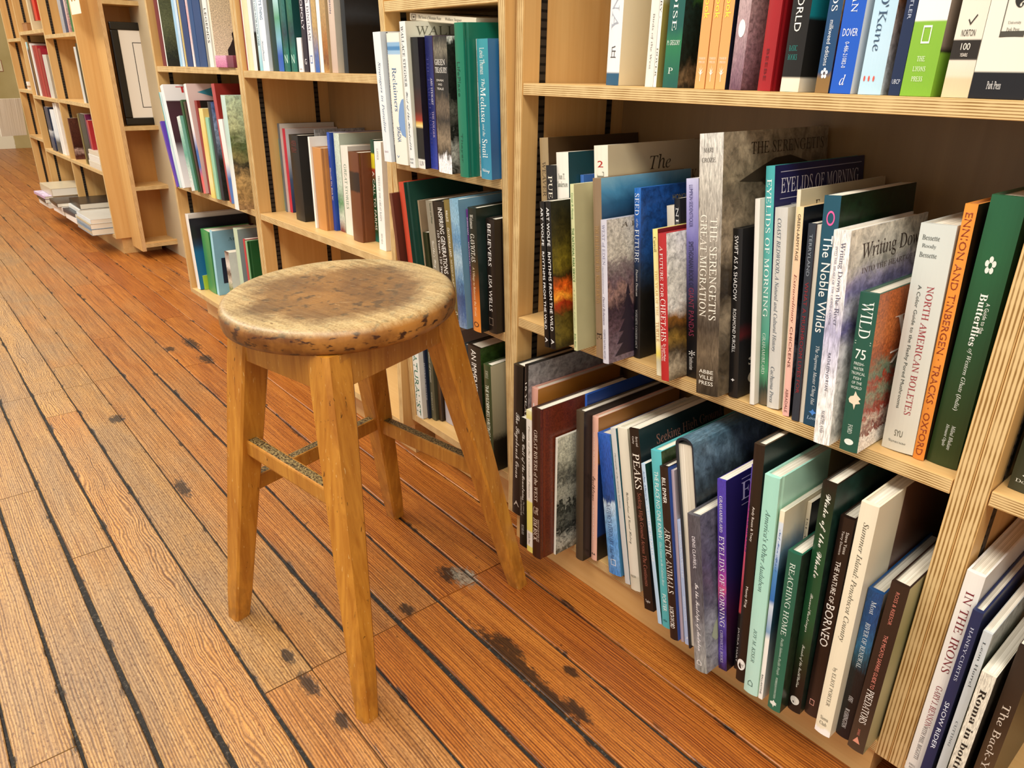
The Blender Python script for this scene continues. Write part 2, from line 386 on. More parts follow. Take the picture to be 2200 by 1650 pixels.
# shallow display case on the end of the distant bookcase, and its picture
SD = empty('display_case'); tag(SD, 'shallow face-out display case on the end of the distant bookcase', 'display case')
FXm, FX0, FYa, FYb = -3.93, -4.104, .105, .52
PEDGE = ply('plywood_edge_display', 'y', light='dcb988', dark='a67c46', n=4)
SIDEW = {'+x': 1, '*': 0}
box('side_panel', FX0, FXm, FYa, FYa+.018, .04, 2.0, [WZ, PEDGE], SD, SIDEW)
box('side_panel', FX0, FXm, FYb-.018, FYb, .04, 2.0, [WZ, PEDGE], SD, SIDEW)
box('back_panel', FX0, FX0+.012, FYa+.018, FYb-.018, .04, 2.0, wood('display_back', 'b07a3a', 'c48f4c', 'z', fine=25, contrast=.6), SD)
for z in (.075, .352, .628, 1.16, 1.6):
    box('shelf', FX0+.012, FXm-.001, FYa+.018, FYb-.018, z-.018, z, [WX, EZ], SD, SIDEW)
box('lip', FXm-.0135, FXm-.0012, FYa+.018, FYb-.018, .075, .083, WX, SD)
# framed picture leaning inside it
FP = empty('framed_picture', (0, 0, 0)); tag(FP, 'black framed print of a blue and white figure with wide white mat', 'picture')
bl = plain('0f0d0c', .3)
py0, py1, pz0, pz1 = .150, .494, .629, 1.075; fw = .034; px = -3.985
for nm, a in (('frame', (py0, py1, pz0, pz0+fw)), ('frame', (py0, py1, pz1-fw, pz1)), ('frame', (py0, py0+fw, pz0+fw, pz1-fw)), ('frame', (py1-fw, py1, pz0+fw, pz1-fw))):
    bm = bmesh.new(); bx(bm, px-.02, px, *a, bev=.006); f1 = mesh(nm, bm, bl, FP)
box('inner_moulding', px-.018, px-.006, py0+fw-.008, py1-fw+.008, pz0+fw-.008, pz1-fw+.008, plain('1c1917', .25), FP)
box('mat_board', px-.008, px-.005, py0+fw, py1-fw, pz0+fw, pz1-fw, plain('efece4', .7), FP)
def poly(name, pts, m, parent, th=None):
    bm = bmesh.new(); f = bm.faces.new([bm.verts.new(p) for p in pts]); f.normal_update()
    return mesh(name, bm, m, parent)
def yz(name, pts, x, m, parent): return poly(name, [(x, a, b) for a, b in pts], m, parent)
ya, yb_, za, zb_ = py0+fw+.052, py1-fw-.052, pz0+fw+.045, pz1-fw-.05
for a, b, c, d in ((ya, yb_, za, za+.003), (ya, yb_, zb_-.003, zb_), (ya, ya+.003, za, zb_), (yb_-.003, yb_, za, zb_)):
    yz('border_line', [(a, c), (b, c), (b, d), (a, d)], px-.0046, plain('2e2a28', .6), FP)
cyy, czz = (ya+yb_)/2+.02, (za+zb_)/2
yz('blue_shape', [(cyy-.062, czz-.055), (cyy-.05, czz-.082), (cyy-.02, czz-.094), (cyy+.05, czz-.094), (cyy+.07, czz-.04), (cyy+.03, czz+.03), (cyy-.02, czz+.05), (cyy-.04, czz-.0)], px-.0045, art('A:1c3c88@0,2f6ab4@.4,8cb8e4@.7,3058a0@1;.25;4'), FP)
yz('grey_shape', [(cyy-.035, czz+.035), (cyy-.03, czz+.075), (cyy+.0, czz+.098), (cyy+.05, czz+.09), (cyy+.05, czz+.04), (cyy, czz+.02)], px-.0044, art('A:5a5450@0,8a847c@.6,e8e4e0@1;.2;4'), FP)
yz('white_shape', [(cyy-.02, czz+.03), (cyy+.012, czz+.03), (cyy+.0, czz-.06), (cyy-.03, czz-.07)], px-.0042, plain('f4f2f0', .6), FP)
for k in range(3): yz('red_line', [(cyy-.012+k*.012, czz+.03), (cyy-.010+k*.012, czz+.03), (cyy-.02+k*.008, czz-.05), (cyy-.022+k*.008, czz-.05)], px-.0041, plain('9a3040', .6), FP)

# ------------------------------------------------------------------ the stool
def stool():
    r = empty('stool', (-.975, -.312, 0)); tag(r, 'worn round wooden stool with four splayed square legs', 'stool')
    base = Vector((-.975, -.312, 0))
    def legwood(name, d, l):
        t = NT(name); o = t.coord('Object')
        g = t.noise(t.vscale(o, 90, 90, 5), 1., 4, .6, .5); g2 = t.noise(t.vscale(o, 14, 14, 3), 1., 3)
        c = t.mix(t.mapr(t.math('ADD', t.math('MULTIPLY', g, .65), t.math('MULTIPLY', g2, .35)), .38, .62), lin(d), lin(l))
        nk = t.mapr(t.noise(t.vscale(o, 120, 120, 38), 1., 3, .6, 1.5), .685, .72)
        c = t.mix(t.math('MULTIPLY', nk, .8), c, lin('2e1405'))
        sc = t.mapr(t.noise(t.vscale(o, 420, 420, 60), 1., 2, .5, .2), .70, .74)
        c = t.mix(t.math('MULTIPLY', sc, .55), c, lin('f0d08c'))
        zz = t.sep(o)[2]; low = t.math('MULTIPLY', t.mapr(zz, .16, .0), t.mapr(t.noise(t.vscale(o, 60, 60, 40), 1., 4), .42, .6))
        c = t.mix(t.math('MULTIPLY', low, .5), c, lin('7a4c1c'))
        t.bump(g, .08, .001)
        return t.out(c, .34)
    LW = legwood('stool_leg_wood', 'a5661c', 'c88a32')
    # seat: dished round board, tilted a little like the real one
    t = NT('stool_seat_wood'); o = t.coord('Object'); x = t.sep(o)
    rad = t.math('SQRT', t.math('ADD', t.math('POWER', x[0], 2.), t.math('POWER', x[1], 2.)))
    g = t.noise(t.vscale(o, 8, 150, 40), 1., 4, .6, .4); big = t.noise(t.vscale(o, 9, 9, 9), 1., 5, .65)
    fine = t.noise(t.vscale(o, 260, 260, 260), 1., 3, .7)
    bare = t.mix(t.mapr(t.math('ADD', t.math('MULTIPLY', g, .5), t.math('MULTIPLY', fine, .5)), .36, .64), lin('8a744c'), lin('d2bd8c'))
    dark = t.mix(t.mapr(t.math('ADD', t.math('MULTIPLY', g, .6), t.math('MULTIPLY', fine, .4)), .36, .64), lin('57452f'), lin('7d6847'))
    cen = t.mapr(t.math('ADD', rad, t.math('MULTIPLY', t.math('SUBTRACT', big, .5), .16)), .150, .112)
    top = t.mix(cen, bare, dark)
    sc1 = t.mapr(t.noise(t.comb(t.math('ADD', t.math('MULTIPLY', x[0], 15.), t.math('MULTIPLY', x[1], 11.)), t.math('MULTIPLY', t.math('SUBTRACT', x[1], t.math('MULTIPLY', x[0], .9)), 200.), 0.), 1., 3, .6, .3), .672, .70)
    sc2 = t.mapr(t.noise(t.comb(t.math('MULTIPLY', x[0], 9.), t.math('MULTIPLY', x[1], 240.), 3.), 1., 3, .6, .8), .70, .73)
    top = t.mix(t.math('MULTIPLY', t.math('MAXIMUM', sc1, sc2), .85), top, lin('e6d3a4'))
    ck = t.mapr(t.noise(t.vscale(o, 55, 200, 30), 1., 4, .6, 1.5), .67, .70); top = t.mix(t.math('MULTIPLY', ck, .7), top, lin('2e1f10'))
    rim = t.mix(t.mapr(big, .4, .62), lin('6d3f14'), lin('b47a34')); rim = t.mix(t.mapr(t.noise(t.vscale(o, 60, 60, 160), 1., 4), .56, .64), rim, lin('3f1f0a'))
    nz = t.sep(t.n('ShaderNodeNewGeometry').outputs['Normal'])[2]
    lip = t.math('MULTIPLY', t.mapr(x[2], .002, -.010), 1.)
    t.bump(t.math('ADD', g, fine), .12, .001)
    seatm = t.out(t.mix(lip, top, rim), .42)
    bm = bmesh.new(); prof = [(0, -.0035), (.05, -.0032), (.1, -.0018), (.14, -.0004), (.162, 0), (.1685, -.0008), (.1735, -.0040), (.1768, -.010), (.1775, -.017), (.1772, -.026), (.1755, -.032), (.171, -.0355), (.15, -.036), (0, -.036)]
    N = 96; rows = []
    for rr, z in prof:
        rows.append([bm.verts.new((0, 0, z))] if rr == 0 else [bm.verts.new((rr*math.cos(2*math.pi*k/N), rr*math.sin(2*math.pi*k/N), z)) for k in range(N)])
    for a, b in zip(rows, rows[1:]):
        for k in range(N):
            if len(a) == 1: bm.faces.new((a[0], b[k], b[(k+1) % N]))
            elif len(b) == 1: bm.faces.new((a[k], b[0], a[(k+1) % N]))
            else: bm.faces.new((a[k], b[k], b[(k+1) % N], a[(k+1) % N]))
    bmesh.ops.recalc_face_normals(bm, faces=bm.faces)
    seat = mesh('seat', bm, seatm, r, True)
    tilt = math.atan(.06)
    sc_ = Vector((-.993, -.3425, .588))
    seat.location = sc_-base; seat.rotation_euler = (tilt, 0, .17); seat['label'] = 'round seat worn dark and scratched in the middle'
    # legs: feet measured on the floor, drawn in towards the seat and thicker at the top
    feet = dict(L=(-1.0955, -.534), F=(-.757, -.471), R=(-.846, -.093), B=(-1.1925, -.148)); m = Vector((-.9729, -.3115)); c = Vector((-.986, -.341)); K = .55; ang = .19
    ux = Vector((math.cos(ang), math.sin(ang), 0)); uy = Vector((-math.sin(ang), math.cos(ang), 0))
    ax = {}
    for k, f in feet.items():
        f = Vector(f); tp = c+K*(f-m); zt = .588+.06*(tp.y+.3425)-.0365
        ax[k] = (Vector((f.x, f.y, 0)), Vector((tp.x, tp.y, zt)))
    def along(k, z): a, b = ax[k]; return a.lerp(b, z/b.z)
    for k in 'LFRB':
        a, b = ax[k]; bm = bmesh.new(); rings = []
        NS = 10
        for i in range(NS+1):
            q = i/NS; P = a.lerp(b, q); hw = .0155+(.0235-.0155)*min(1, q*1.15)
            if i == 0: hw *= .93
            ch = .0035 if k != 'F' else .006
            ring = []
            for sx, sy in ((-1, -1), (1, -1), (1, 1), (-1, 1)):
                crn = [(sx*hw, sy*(hw-ch)), (sx*(hw-ch), sy*hw)]
                if sx*sy < 0: crn = crn[::-1]                   # walk counter-clockwise
                for (u, v) in crn: ring.append(bm.verts.new(P-base+ux*u+uy*v))
            rings.append(ring)
        for r0, r1 in zip(rings, rings[1:]):
            for j in range(8): bm.faces.new((r0[j], r0[(j+1) % 8], r1[(j+1) % 8], r1[j]))
        bm.faces.new(rings[0][::-1]); bm.faces.new(rings[-1]); bmesh.ops.recalc_face_normals(bm, faces=bm.faces)
        lg = mesh('leg', bm, LW, r)
        if k == 'R':
            P = along('R', .205)-base; bm = bmesh.new(); bmesh.ops.create_cone(bm, cap_ends=True, segments=20, radius1=.0075, radius2=.0075, depth=.004, matrix=Matrix.Translation(P-uy*.0-ux*.0185+uy*-.004) @ Matrix.Rotation(ang, 4, 'Z') @ Matrix.Rotation(math.pi/2, 4, 'Y'))
            hole = mesh('empty_peg_hole', bm, plain('5a3a18', .6), r)
    STW = legwood('stool_rail_wood', 'a1641e', 'c08634')
    t = NT('foot_worn_rail'); o = t.coord('Object'); fn = t.noise(t.vscale(o, 300, 300, 300), 1., 3, .7)
    WORN = t.out(t.mix(t.mapr(fn, .42, .62), lin('2b1c0d'), lin('a08a58')), .4)
    def rail(name, p, q, h, wd_, matter=(STW, WORN), round_=True):
        d = (q-p); L = d.length; d.normalize(); side = d.cross(Vector((0, 0, 1))).normalized(); upv = side.cross(d)
        bm = bmesh.new(); bx(bm, 0, L, -wd_/2, wd_/2, -h/2, h/2, {'+z': 1, '*': 0}, bev=.003 if round_ else .0012)
        M = Matrix((d, -side, upv)).transposed().to_4x4(); M.translation = p-base
        bm.transform(M); return mesh(name, bm, list(matter), r)
    rail('stretcher', along('L', .345), along('F', .332), .027, .021)['label'] = 'front stretcher worn pale and shiny by feet'
    rail('stretcher', along('L', .262), along('B', .262), .027, .021)
    rail('stretcher', along('B', .255), along('R', .255), .029, .021)
    for a, b in ('LF', 'FR', 'RB', 'BL'):
        pa, pb = along(a, ax[a][1].z-.026), along(b, ax[b][1].z-.026); ctr = Vector((c.x, c.y, pa.z)); mid = (pa+pb)/2; outw = (mid-ctr); outw.z = 0; outw.normalize()
        rail('apron_rail', pa+outw*.012, pb+outw*.012, .05, .018, (STW, STW), False)
    return r
stool()
# every book: shelf, x, y, z of the lower left spine corner, thickness, height, depth, lean, binding, spine, front cover, spine lettering, cover lettering, pictures, label (metres, sRGB)
BOOKS=[
('Cm',-0.9136,0.02,0.483,0.0207,0.3157,0.226,-0.0997,'hb','a08a66','4a3620',[('WEAVER',0.12,0.3,0.3,0.7,'5a4a34','s')],[],[],'tall tan spined book with dark brown cover, far left on middle shelf'),
('Cm',-0.8781,0,0.483,0.0192,0.2765,0.1935,-0.0997,'pb','15161a','1a1a1e',[('PUEBLO & MISSION',0.06,0.7,0.25,0.75,'e8e0d0','s')],[],[],'narrow black book half hidden behind the two matching black volumes, middle shelf'),
('Cm',-0.8582,0.005,0.483,0.0274,0.2981,0.2325,-0.0997,'hb','ebe7dc','173f48',[('Ivan T.',0.11,0.14,0.2,0.75,'24402c','hs'),('Sanderson',0.15,0.18,0.08,0.92,'24402c','hs'),('LIVING MAMMALS',0.3,0.75,0.2,0.8,'9aa39a','s')],[],[],'white spined hardback with dark teal cover, behind the paired black volumes'),
('Cm',-0.8294,0.03,0.483,0.0073,0.2646,0.1852,-0.0997,'pb','4f7fd0','3e6fc4',[],[],[],'small bright blue book showing only its top behind the pale green volume'),
('Cm',-0.8212,-0.068,0.483,0.0106,0.2327,0.1629,-0.1007,'pb','0d0d0f','0d0d0f',[('ART WOLFE',0.04,0.29,0.2,0.68,'f2f2f2','n'),('RHYTHMS FROM THE WILD',0.33,0.87,0.2,0.68,'f2f2f2','n'),('A',0.93,0.965,0.2,0.8,'e8e8e8','n')],[],[],'left one of two identical black volumes with white capitals, middle shelf'),
('Cm',-0.8084,-0.067,0.483,0.0121,0.2345,0.1641,-0.1073,'pb','0d0d0f','A:0d0c08@0,3a3210@.2,7a6a1c@.42,3a2a0c@.5,e06018@.58,f0a030@.64,a02c10@.7,5a4a18@.78,6a5a20@.9,2a220c@1;.18;5',[('ART WOLFE',0.04,0.29,0.2,0.72,'f2f2f2','n'),('RHYTHMS FROM THE WILD',0.33,0.87,0.2,0.72,'f2f2f2','n'),('A',0.93,0.965,0.2,0.8,'e8e8e8','n')],[],[],'right one of two identical black volumes, with fiery gold animal on its cover'),
('Cm',-0.7793,-0.0419,0.483,0.0077,0.2615,0.1831,-0.103,'pb','d3d6a4','b9b389',[('George B. Hartzog',0.05,0.2,0.2,0.8,'2f7a3c','i'),('THE NATIONAL PARK SERVICE',0.25,0.57,0.2,0.85,'2f6a30','n'),('A Living Legacy',0.6,0.86,0.3,0.7,'8c9a70','i'),('Robin Winks',0.89,0.98,0.25,0.75,'2f7a3c','i')],[('box',0.3,0.95,0.55,1,'4a4a3a')],[],'pale yellow-green paperback with tiny green lettering, beside the black pair'),
('Cm',-0.768,0,0.483,0.0281,0.3158,0.246,-0.1041,'hb','e9e3d2','c3b595',[('THE SOUTHERN ARK',0.12,0.9,0.25,0.75,'7a7a6a','s'),('2',0.07,0.1,0.3,0.7,'b02020','hb')],[('The',0.06,0.13,0.38,0.6,'3a3020','i'),('SOUTHERN ARK',0.15,0.22,0.16,0.9,'6a5a40','s')],[],'tall cream hardback reading The on its cover, standing behind the brown spined one'),
('Cm',-0.7367,-0.0342,0.483,0.0167,0.2743,0.214,-0.1122,'hb','8a745a','A:7fb4cc@0,4f92b8@.07,2f5f80@.14,22405c@.22,1c3a50@.3,35506a@.5,6b7f8a@1;.08;4',[('THE FIELD GUIDE TO',0.25,0.5,0.25,0.7,'b08a50','s'),('WILDLIFE HABITATS',0.52,0.68,0.25,0.7,'b08a50','s'),('E',0.85,0.89,0.2,0.8,'2a2018','s')],[],[],'brown wood-grain spine with blue sky and mountains on its cover'),
('Cm',-0.7118,-0.0453,0.483,0.0119,0.2189,0.1707,-0.1117,'hb','c9c9d6','A:c9c4ba@0,c9c4ba@.22,8a7f80@.3,6a5560@.42,9a7a74@.5,3a2a38@.6,5a4450@.75,7a6a78@1;.25;9',[('WEST of EDEN',0.03,0.3,0.15,0.75,'8c8ca4','s'),('A History of the Art and Literature of Yosemite',0.31,0.5,0.2,0.45,'4a4a64','n'),('David Robertson',0.52,0.72,0.2,0.6,'5a4a64','i'),('YOSEMITE NATURAL HISTORY',0.75,0.97,0.25,0.6,'7a7a8c','n')],[('A HISTORY',0.03,0.065,0.15,0.9,'5a5040','s'),('W',0.14,0.22,0.5,0.9,'e8e4da','s')],['trees'],'lavender white spine with dark fir trees and cliff on its cover'),
('Cm',-0.6992,0.0125,0.483,0.0125,0.2609,0.2035,-0.1019,'hb','A:2a6fc4@0,1f56a8@.18,1a3f80@.3,203048@.45,101018@.6,0c0c10@1;.1;5','A:1b4f9a@0,1a4a92@.35,1c3458@.5,141414@.62,0c0c0c@.8,0c0c0c@1;.12;6',[('SEED',0.03,0.15,0.15,0.8,'e8eef6','s'),('of the',0.17,0.22,0.35,0.7,'d0dae8','i'),('FUTURE',0.23,0.42,0.15,0.8,'e8eef6','s'),('Dayton Duncan',0.46,0.62,0.3,0.7,'e4e4e4','i'),('YOSEMITE CONSERVANCY',0.7,0.94,0.35,0.65,'c4c4c4','s')],[('HONORING THE',0.06,0.09,0.35,0.75,'a89a50','n'),('150TH ANNIVERSARY',0.115,0.145,0.3,0.8,'a89a50','n'),('OF THE',0.17,0.195,0.45,0.65,'a89a50','n'),('YOSEMITE GRANT',0.225,0.255,0.28,0.85,'a89a50','n'),('S',0.58,0.66,0.3,0.6,'5a6a78','s')],[],'royal blue book fading to black at foot, with a blue cover, middle shelf'),
('Cm',-0.6518,0.045,0.483,0.0135,0.2386,0.167,-0.154,'pb','d8d2c4','c8c2b4',[('WES',0.12,0.4,0.25,0.75,'c0504a','s')],[],[],'small cream book set back behind the cheetah volume, left of a black one'),
('Cm',-0.6377,0.045,0.483,0.01,0.2508,0.1756,-0.154,'pb','16161a','16161a',[('NEVER',0.05,0.35,0.25,0.75,'e8e8e8','s')],[],[],'small black book set back between the cheetah volume and the lavender spine'),
('Cm',-0.6271,-0.0188,0.483,0.0089,0.2157,0.1683,-0.154,'hb','A:f0e08a@0,f2e6a4@.35,f6efcf@.55,f0e6b4@.75,e8d860@.85,c0bca0@.9,e0dcc0@1;.05;4','7a1c1c',[('Carroll',0.05,0.15,0.2,0.75,'4a4a2a','s'),('THE YEAR OF THE',0.27,0.58,0.3,0.8,'d8b46a','s'),('TURTLE',0.62,0.76,0.2,0.8,'b4783a','s')],[],[],'pale yellow spine directly left of the red spine, middle shelf'),
('Cm',-0.6107,-0.028,0.483,0.0138,0.2135,0.1665,-0.1477,'hb','A:b02a2e@0,ad2226@1;.03;4','A:e8e6e0@0,dcd8cc@.3,e4e0d8@.48,8a5a20@.58,4a3418@.66,8a6a2c@.74,50402c@.82,b4a48a@.9,6a5a44@1;.16;6',[('A FUTURE FOR',0.08,0.42,0.2,0.6,'f4e8e4','s'),('CHEETAHS',0.43,0.72,0.15,0.8,'f4e8e4','s'),('Dr. Laurie Marker',0.74,0.86,0.45,0.75,'f4e0dc','n'),('Suzi Eszterhas',0.75,0.86,0.15,0.4,'f4e0dc','n')],[('A F',0.12,0.17,0.55,1,'8a7a70','s'),('C',0.2,0.3,0.55,0.95,'a03028','s')],[],'red spine with white capitals and a cheetah on its white cover'),
('Cm',-0.5963,0.0134,0.483,0.0204,0.2857,0.2,-0.1365,'pb','A:c9cbee@0,a9a6dc@.1,7470b4@.3,4a4680@.45,1c1c30@.6,0e0e14@.75,0c0c10@1;.07;4','2a2a3a',[('LUMPKIN·SEIDENSTICKER',0.03,0.23,0.25,0.55,'4a4a80','n'),('SMITHSONIAN BOOK OF',0.3,0.53,0.2,0.6,'26264a','n'),('GIANT PANDAS',0.53,0.78,0.2,0.65,'8a3450','n'),('Smithsonian',0.89,0.96,0.25,0.6,'e4e4e4','n'),('*',0.855,0.885,0.2,0.75,'f4f4f4','hn')],[],[],'tall lavender spine fading to black, left of the big grey tree volume'),
('Cm',-0.5505,-0.0252,0.483,0.0356,0.3487,0.26,-0.1225,'hb','A:d8d6cf@0,c4c0b6@.15,a8a298@.3,8a8276@.5,6a6054@.62,3e362e@.72,6a5c4a@.82,4a4034@.92,2a241c@1;.1;5','A:a4967e@0,8e8068@.16,6e6250@.2,8c7e68@.26,9c8c74@.4,4c4234@.5,2c241c@.6,8a7c66@.7,4a4032@.85,6a5c48@1;.14;5',[('MARI',0.05,0.066,0.2,0.62,'4a4640','hs'),('CROZE',0.085,0.101,0.12,0.72,'4a4640','hs'),("THE SERENGETI'S",0.3,0.69,0.55,0.85,'efe9dd','s'),('GREAT MIGRATION',0.29,0.68,0.1,0.42,'efe9dd','s'),('ABBE',0.895,0.91,0.15,0.8,'e8e4d8','hn'),('VILLE',0.918,0.934,0.15,0.8,'e8e4d8','hn'),('PRESS',0.942,0.958,0.15,0.8,'e8e4d8','hn')],[("THE SERENGETI'S",0.04,0.085,0.22,0.96,'3a2c1c','s')],['tree'],'thickest grey-brown volume with a lone tree on its cover, middle shelf'),
('Cm',-0.5143,0.0006,0.483,0.0144,0.2326,0.1814,-0.1224,'hb','121214','A:17171a@0,17171a@.55,5a1c20@.62,17171a@.66,1a1a1c@1;.03;4',[('SWIFT AS A SHADOW',0.04,0.41,0.25,0.65,'f0f0f0','n'),('ROSAMOND PURCELL',0.46,0.72,0.3,0.65,'e4e4e4','n'),('✦',0.88,0.9,0.3,0.7,'e4e4e4','hn')],[('SW',0.77,0.82,0.1,0.6,'e0dcd0','s'),('oval',0.84,0.96,0.1,0.55,'cfc8b4')],[],'black paperback with an oval cream seal on its cover, middle shelf'),
('Cm',-0.4799,0,0.483,0.0067,0.2749,0.1924,-0.1331,'pb','e8e6de','d8d4c8',[],[],[],'thin white book squeezed between the black shadow volume and tall teal one'),
('Cm',-0.4727,0.011,0.483,0.0122,0.3146,0.235,-0.1331,'hb','A:45a9ae@0,4fb0b0@.2,58aaa2@.45,5a9e8c@.6,4a9a84@.7,2f7a58@.75,4a9a70@.85,2c3c34@.93,6a5a44@1;.06;5','A:1e2050@0,20225a@.5,2a1c38@.7,24101c@1;.04;4',[('EYELIDS OF MORNING',0.05,0.61,0.2,0.75,'eef6f4','s'),('GRAHAM/BEARD',0.68,0.86,0.25,0.65,'d8e8dc','s')],[('EYELIDS OF MORNING',0.05,0.11,0.04,0.94,'dcdce8','s'),('THE MINGLED DESTINIES',0.155,0.185,0.15,0.9,'b8b8cc','s'),('rule',0.025,0.028,0.03,0.97,'b8b8cc'),('rule',0.13,0.133,0.03,0.97,'b8b8cc')],[],'tall teal spine with white capitals and a navy cover, middle shelf'),
('Cm',-0.4599,0.0106,0.483,0.0174,0.2661,0.2076,-0.1256,'hb','cfcfcb','d6d2c4',[('COAST REDWOOD, A Natural and Cultural History',0.05,0.7,0.2,0.6,'4a5a6a','i'),('Cachuma Press',0.78,0.97,0.25,0.6,'4a5a6a','i')],[],[],'pale grey jacketed book right of the tall teal one, middle shelf'),
('Cm',-0.4379,0.012,0.483,0.005,0.2901,0.2263,-0.1057,'hb','e4dcc4','d2c6a4',[],[('Foreword',0.05,0.1,0.14,0.5,'3a3020','s')],[],'tall cream book standing behind the pink spined chicken volume'),
('Cm',-0.4323,0.0038,0.483,0.0093,0.2711,0.2115,-0.1057,'hb','A:efd6a8@0,ecc8a8@.3,ebbcac@.7,eab4ac@1;.04;4','A:12141a@0,1a1c24@.4,5a5c68@.5,26283a@.62,8a8c98@.68,1c1c24@.8,14161c@1;.22;10',[('GREEN-ARMYTAGE',0.03,0.24,0.3,0.7,'3a342a','n'),('Extraordinary',0.3,0.53,0.25,0.75,'7a2c2c','i'),('CHICKENS',0.55,0.75,0.3,0.7,'6a3a34','n'),('ABRADALE',0.86,0.98,0.3,0.7,'7a4a44','n')],[],[],'pink spine with black feathered bird on its cover, middle shelf'),
('Cm',-0.4169,0,0.483,0.0095,0.2546,0.1782,-0.0923,'pb','2c3440','30202c',[('TERRYLAND',0.05,0.25,0.3,0.7,'8a94a0','n'),('WHAT A MUSHROOM LIVES FOR',0.28,0.85,0.25,0.75,'8c2430','n')],[],[],'dark slate book with red lettering, left of the navy curly-lettered spine'),
('Cm',-0.4069,0.002,0.483,0.0054,0.2543,0.178,-0.0923,'pb','cfc9bb','bdb7a9',[],[],[],'sliver of a pale book pressed against the navy curly-lettered spine'),
('Cm',-0.4008,0.0015,0.483,0.0202,0.2892,0.2024,-0.0923,'pb','A:1a5064@0,194c62@.4,1a4660@1;.03;4','A:0f2414@0,16301a@.15,1c3a1e@.3,122614@.6,0c1a10@1;.2;7',[('The Noble Wilds',0.16,0.57,0.2,0.75,'f4f8f8','n'),('The Supreme Master Ching Hai',0.63,0.9,0.3,0.6,'e4ecf0','i'),('ring',0.06,0.12,0.25,0.75,'e860a0'),('✦',0.92,0.95,0.3,0.8,'4a8ce0','hn'),('Love',0.955,0.97,0.2,0.8,'b8d4f4','hi')],[],[],'navy teal spine with big curly white lettering and pink swirl at top'),
('Cm',-0.3667,-0.0354,0.483,0.0201,0.2592,0.2021,-0.0931,'hb','A:f2f0ec@0,efeef0@.3,b4b2d2@.45,dcdcec@.6,f2f2f2@.75,f0eeea@1;.12;4','A:e4ddcc@0,dad4c8@.16,a49cb8@.24,8c88b8@.3,d4d4e4@.36,7470a8@.44,e8e8ee@.55,f0eee8@.75,ece8dc@1;.14;4',[('Writing Down the River',0.05,0.42,0.45,0.8,'5a5a72','s'),('INTO THE HEART OF THE GRAND CANYON',0.07,0.42,0.22,0.36,'6a6a84','s'),('KATHLEEN JO RYAN',0.55,0.73,0.35,0.6,'5a5a6a','n'),('NORTHLAND',0.83,0.94,0.35,0.6,'5a5a6a','s')],[('Writing Down',0.07,0.16,0.12,1,'4a3c34','s'),('INTO THE HEART OF THE',0.18,0.205,0.15,1,'6a5a54','s')],[],'white jacket with violet river spray and large dark title on its cover'),
('Cm',-0.3374,-0.0271,0.483,0.0219,0.1943,0.1515,-0.0706,'hb','A:1f5648@0,1d5244@1;.03;4','A:b4602c@0,c0703a@.25,a4522a@.4,6a8a72@.5,a83a24@.56,8a9a80@.64,a02c1c@.74,d8c8b8@.8,7a2418@.88,f2ece4@.9,f2ece4@1;.22;14',[('WILD',0.05,0.27,0.2,0.8,'eef4ee','s'),('75',0.34,0.4,0.2,0.75,'eef4ee','hn'),('FRESH-',0.42,0.438,0.2,0.75,'dce8e0','hn'),('WATER',0.45,0.468,0.2,0.75,'dce8e0','hn'),('TROPICAL',0.48,0.498,0.12,0.85,'dce8e0','hn'),('FISH',0.51,0.528,0.28,0.68,'dce8e0','hn'),('OF THE',0.54,0.558,0.22,0.75,'dce8e0','hn'),('WORLD',0.57,0.588,0.2,0.78,'dce8e0','hn'),('FORD',0.82,0.88,0.35,0.6,'dce8e0','s'),('rule',0.29,0.294,0.08,0.92,'c8d8cc'),('rule',0.305,0.309,0.08,0.92,'c8d8cc'),('fish',0.6,0.72,0.15,0.85,'e8d8c0'),('oval',0.915,0.955,0.25,0.75,'e4ece4')],[('W',0.18,0.32,0.3,0.95,'f6f2e8','s'),('75',0.4,0.48,0.3,0.8,'f6f2e8','i')],[],'short dark green spine with a fish and orange scales on its cover'),
('Cm',-0.3075,0.0199,0.483,0.0367,0.2708,0.2112,-0.0533,'hb','A:cfd6d2@0,d4dad4@.4,dcdcd0@.75,d6d4c6@1;.04;3','c4ccc8',[('Bessette',0.045,0.065,0.12,0.62,'3c4440','hs'),('Roody',0.08,0.1,0.15,0.55,'3c4440','hs'),('Bessette',0.115,0.135,0.12,0.62,'3c4440','hs'),('NORTH AMERICAN BOLETES',0.25,0.82,0.52,0.72,'a02c38','s'),('A Color Guide to the Fleshy Pored Mushrooms',0.25,0.8,0.22,0.36,'4a5450','n'),('SYU',0.9,0.93,0.35,0.6,'5a5a4a','hn'),('Syracuse',0.95,0.965,0.2,0.75,'3c4440','hs')],[],[],'thick pale grey spine with red capitals, left of the orange spine'),
('Cm',-0.2703,0.0198,0.483,0.0125,0.2967,0.2262,-0.0432,'hb','A:e9953a@0,e8943c@.6,df8834@1;.03;4','2c1c10',[('ENNION AND TINBERGEN · TRACKS · OXFORD',0.03,0.98,0.2,0.78,'8a3418','n')],[],[],'bright orange spine with dark red capitals along it, middle shelf'),
('Cm',-0.2572,0.0262,0.483,0.033,0.3079,0.2198,-0.0185,'hb','A:1f5c3c@0,215e3a@.2,1c4a2c@.5,243c1c@.8,2c3c18@1;.04;4','1c4430',[('A Guide to the',0.36,0.47,0.62,0.74,'e8f0e8','n'),('Butterflies',0.33,0.52,0.4,0.62,'f0f4f0','b'),('of Western Ghats (India)',0.53,0.77,0.42,0.6,'e8f0e8','i'),('Milind Bhakare',0.83,0.93,0.55,0.68,'e0e8e0','i'),('Hemant Ogale',0.83,0.92,0.35,0.48,'e0e8e0','i'),('✿',0.2,0.26,0.3,0.62,'e4ece4','hn')],[],[],'large glossy dark green volume at right end of the middle shelf'),
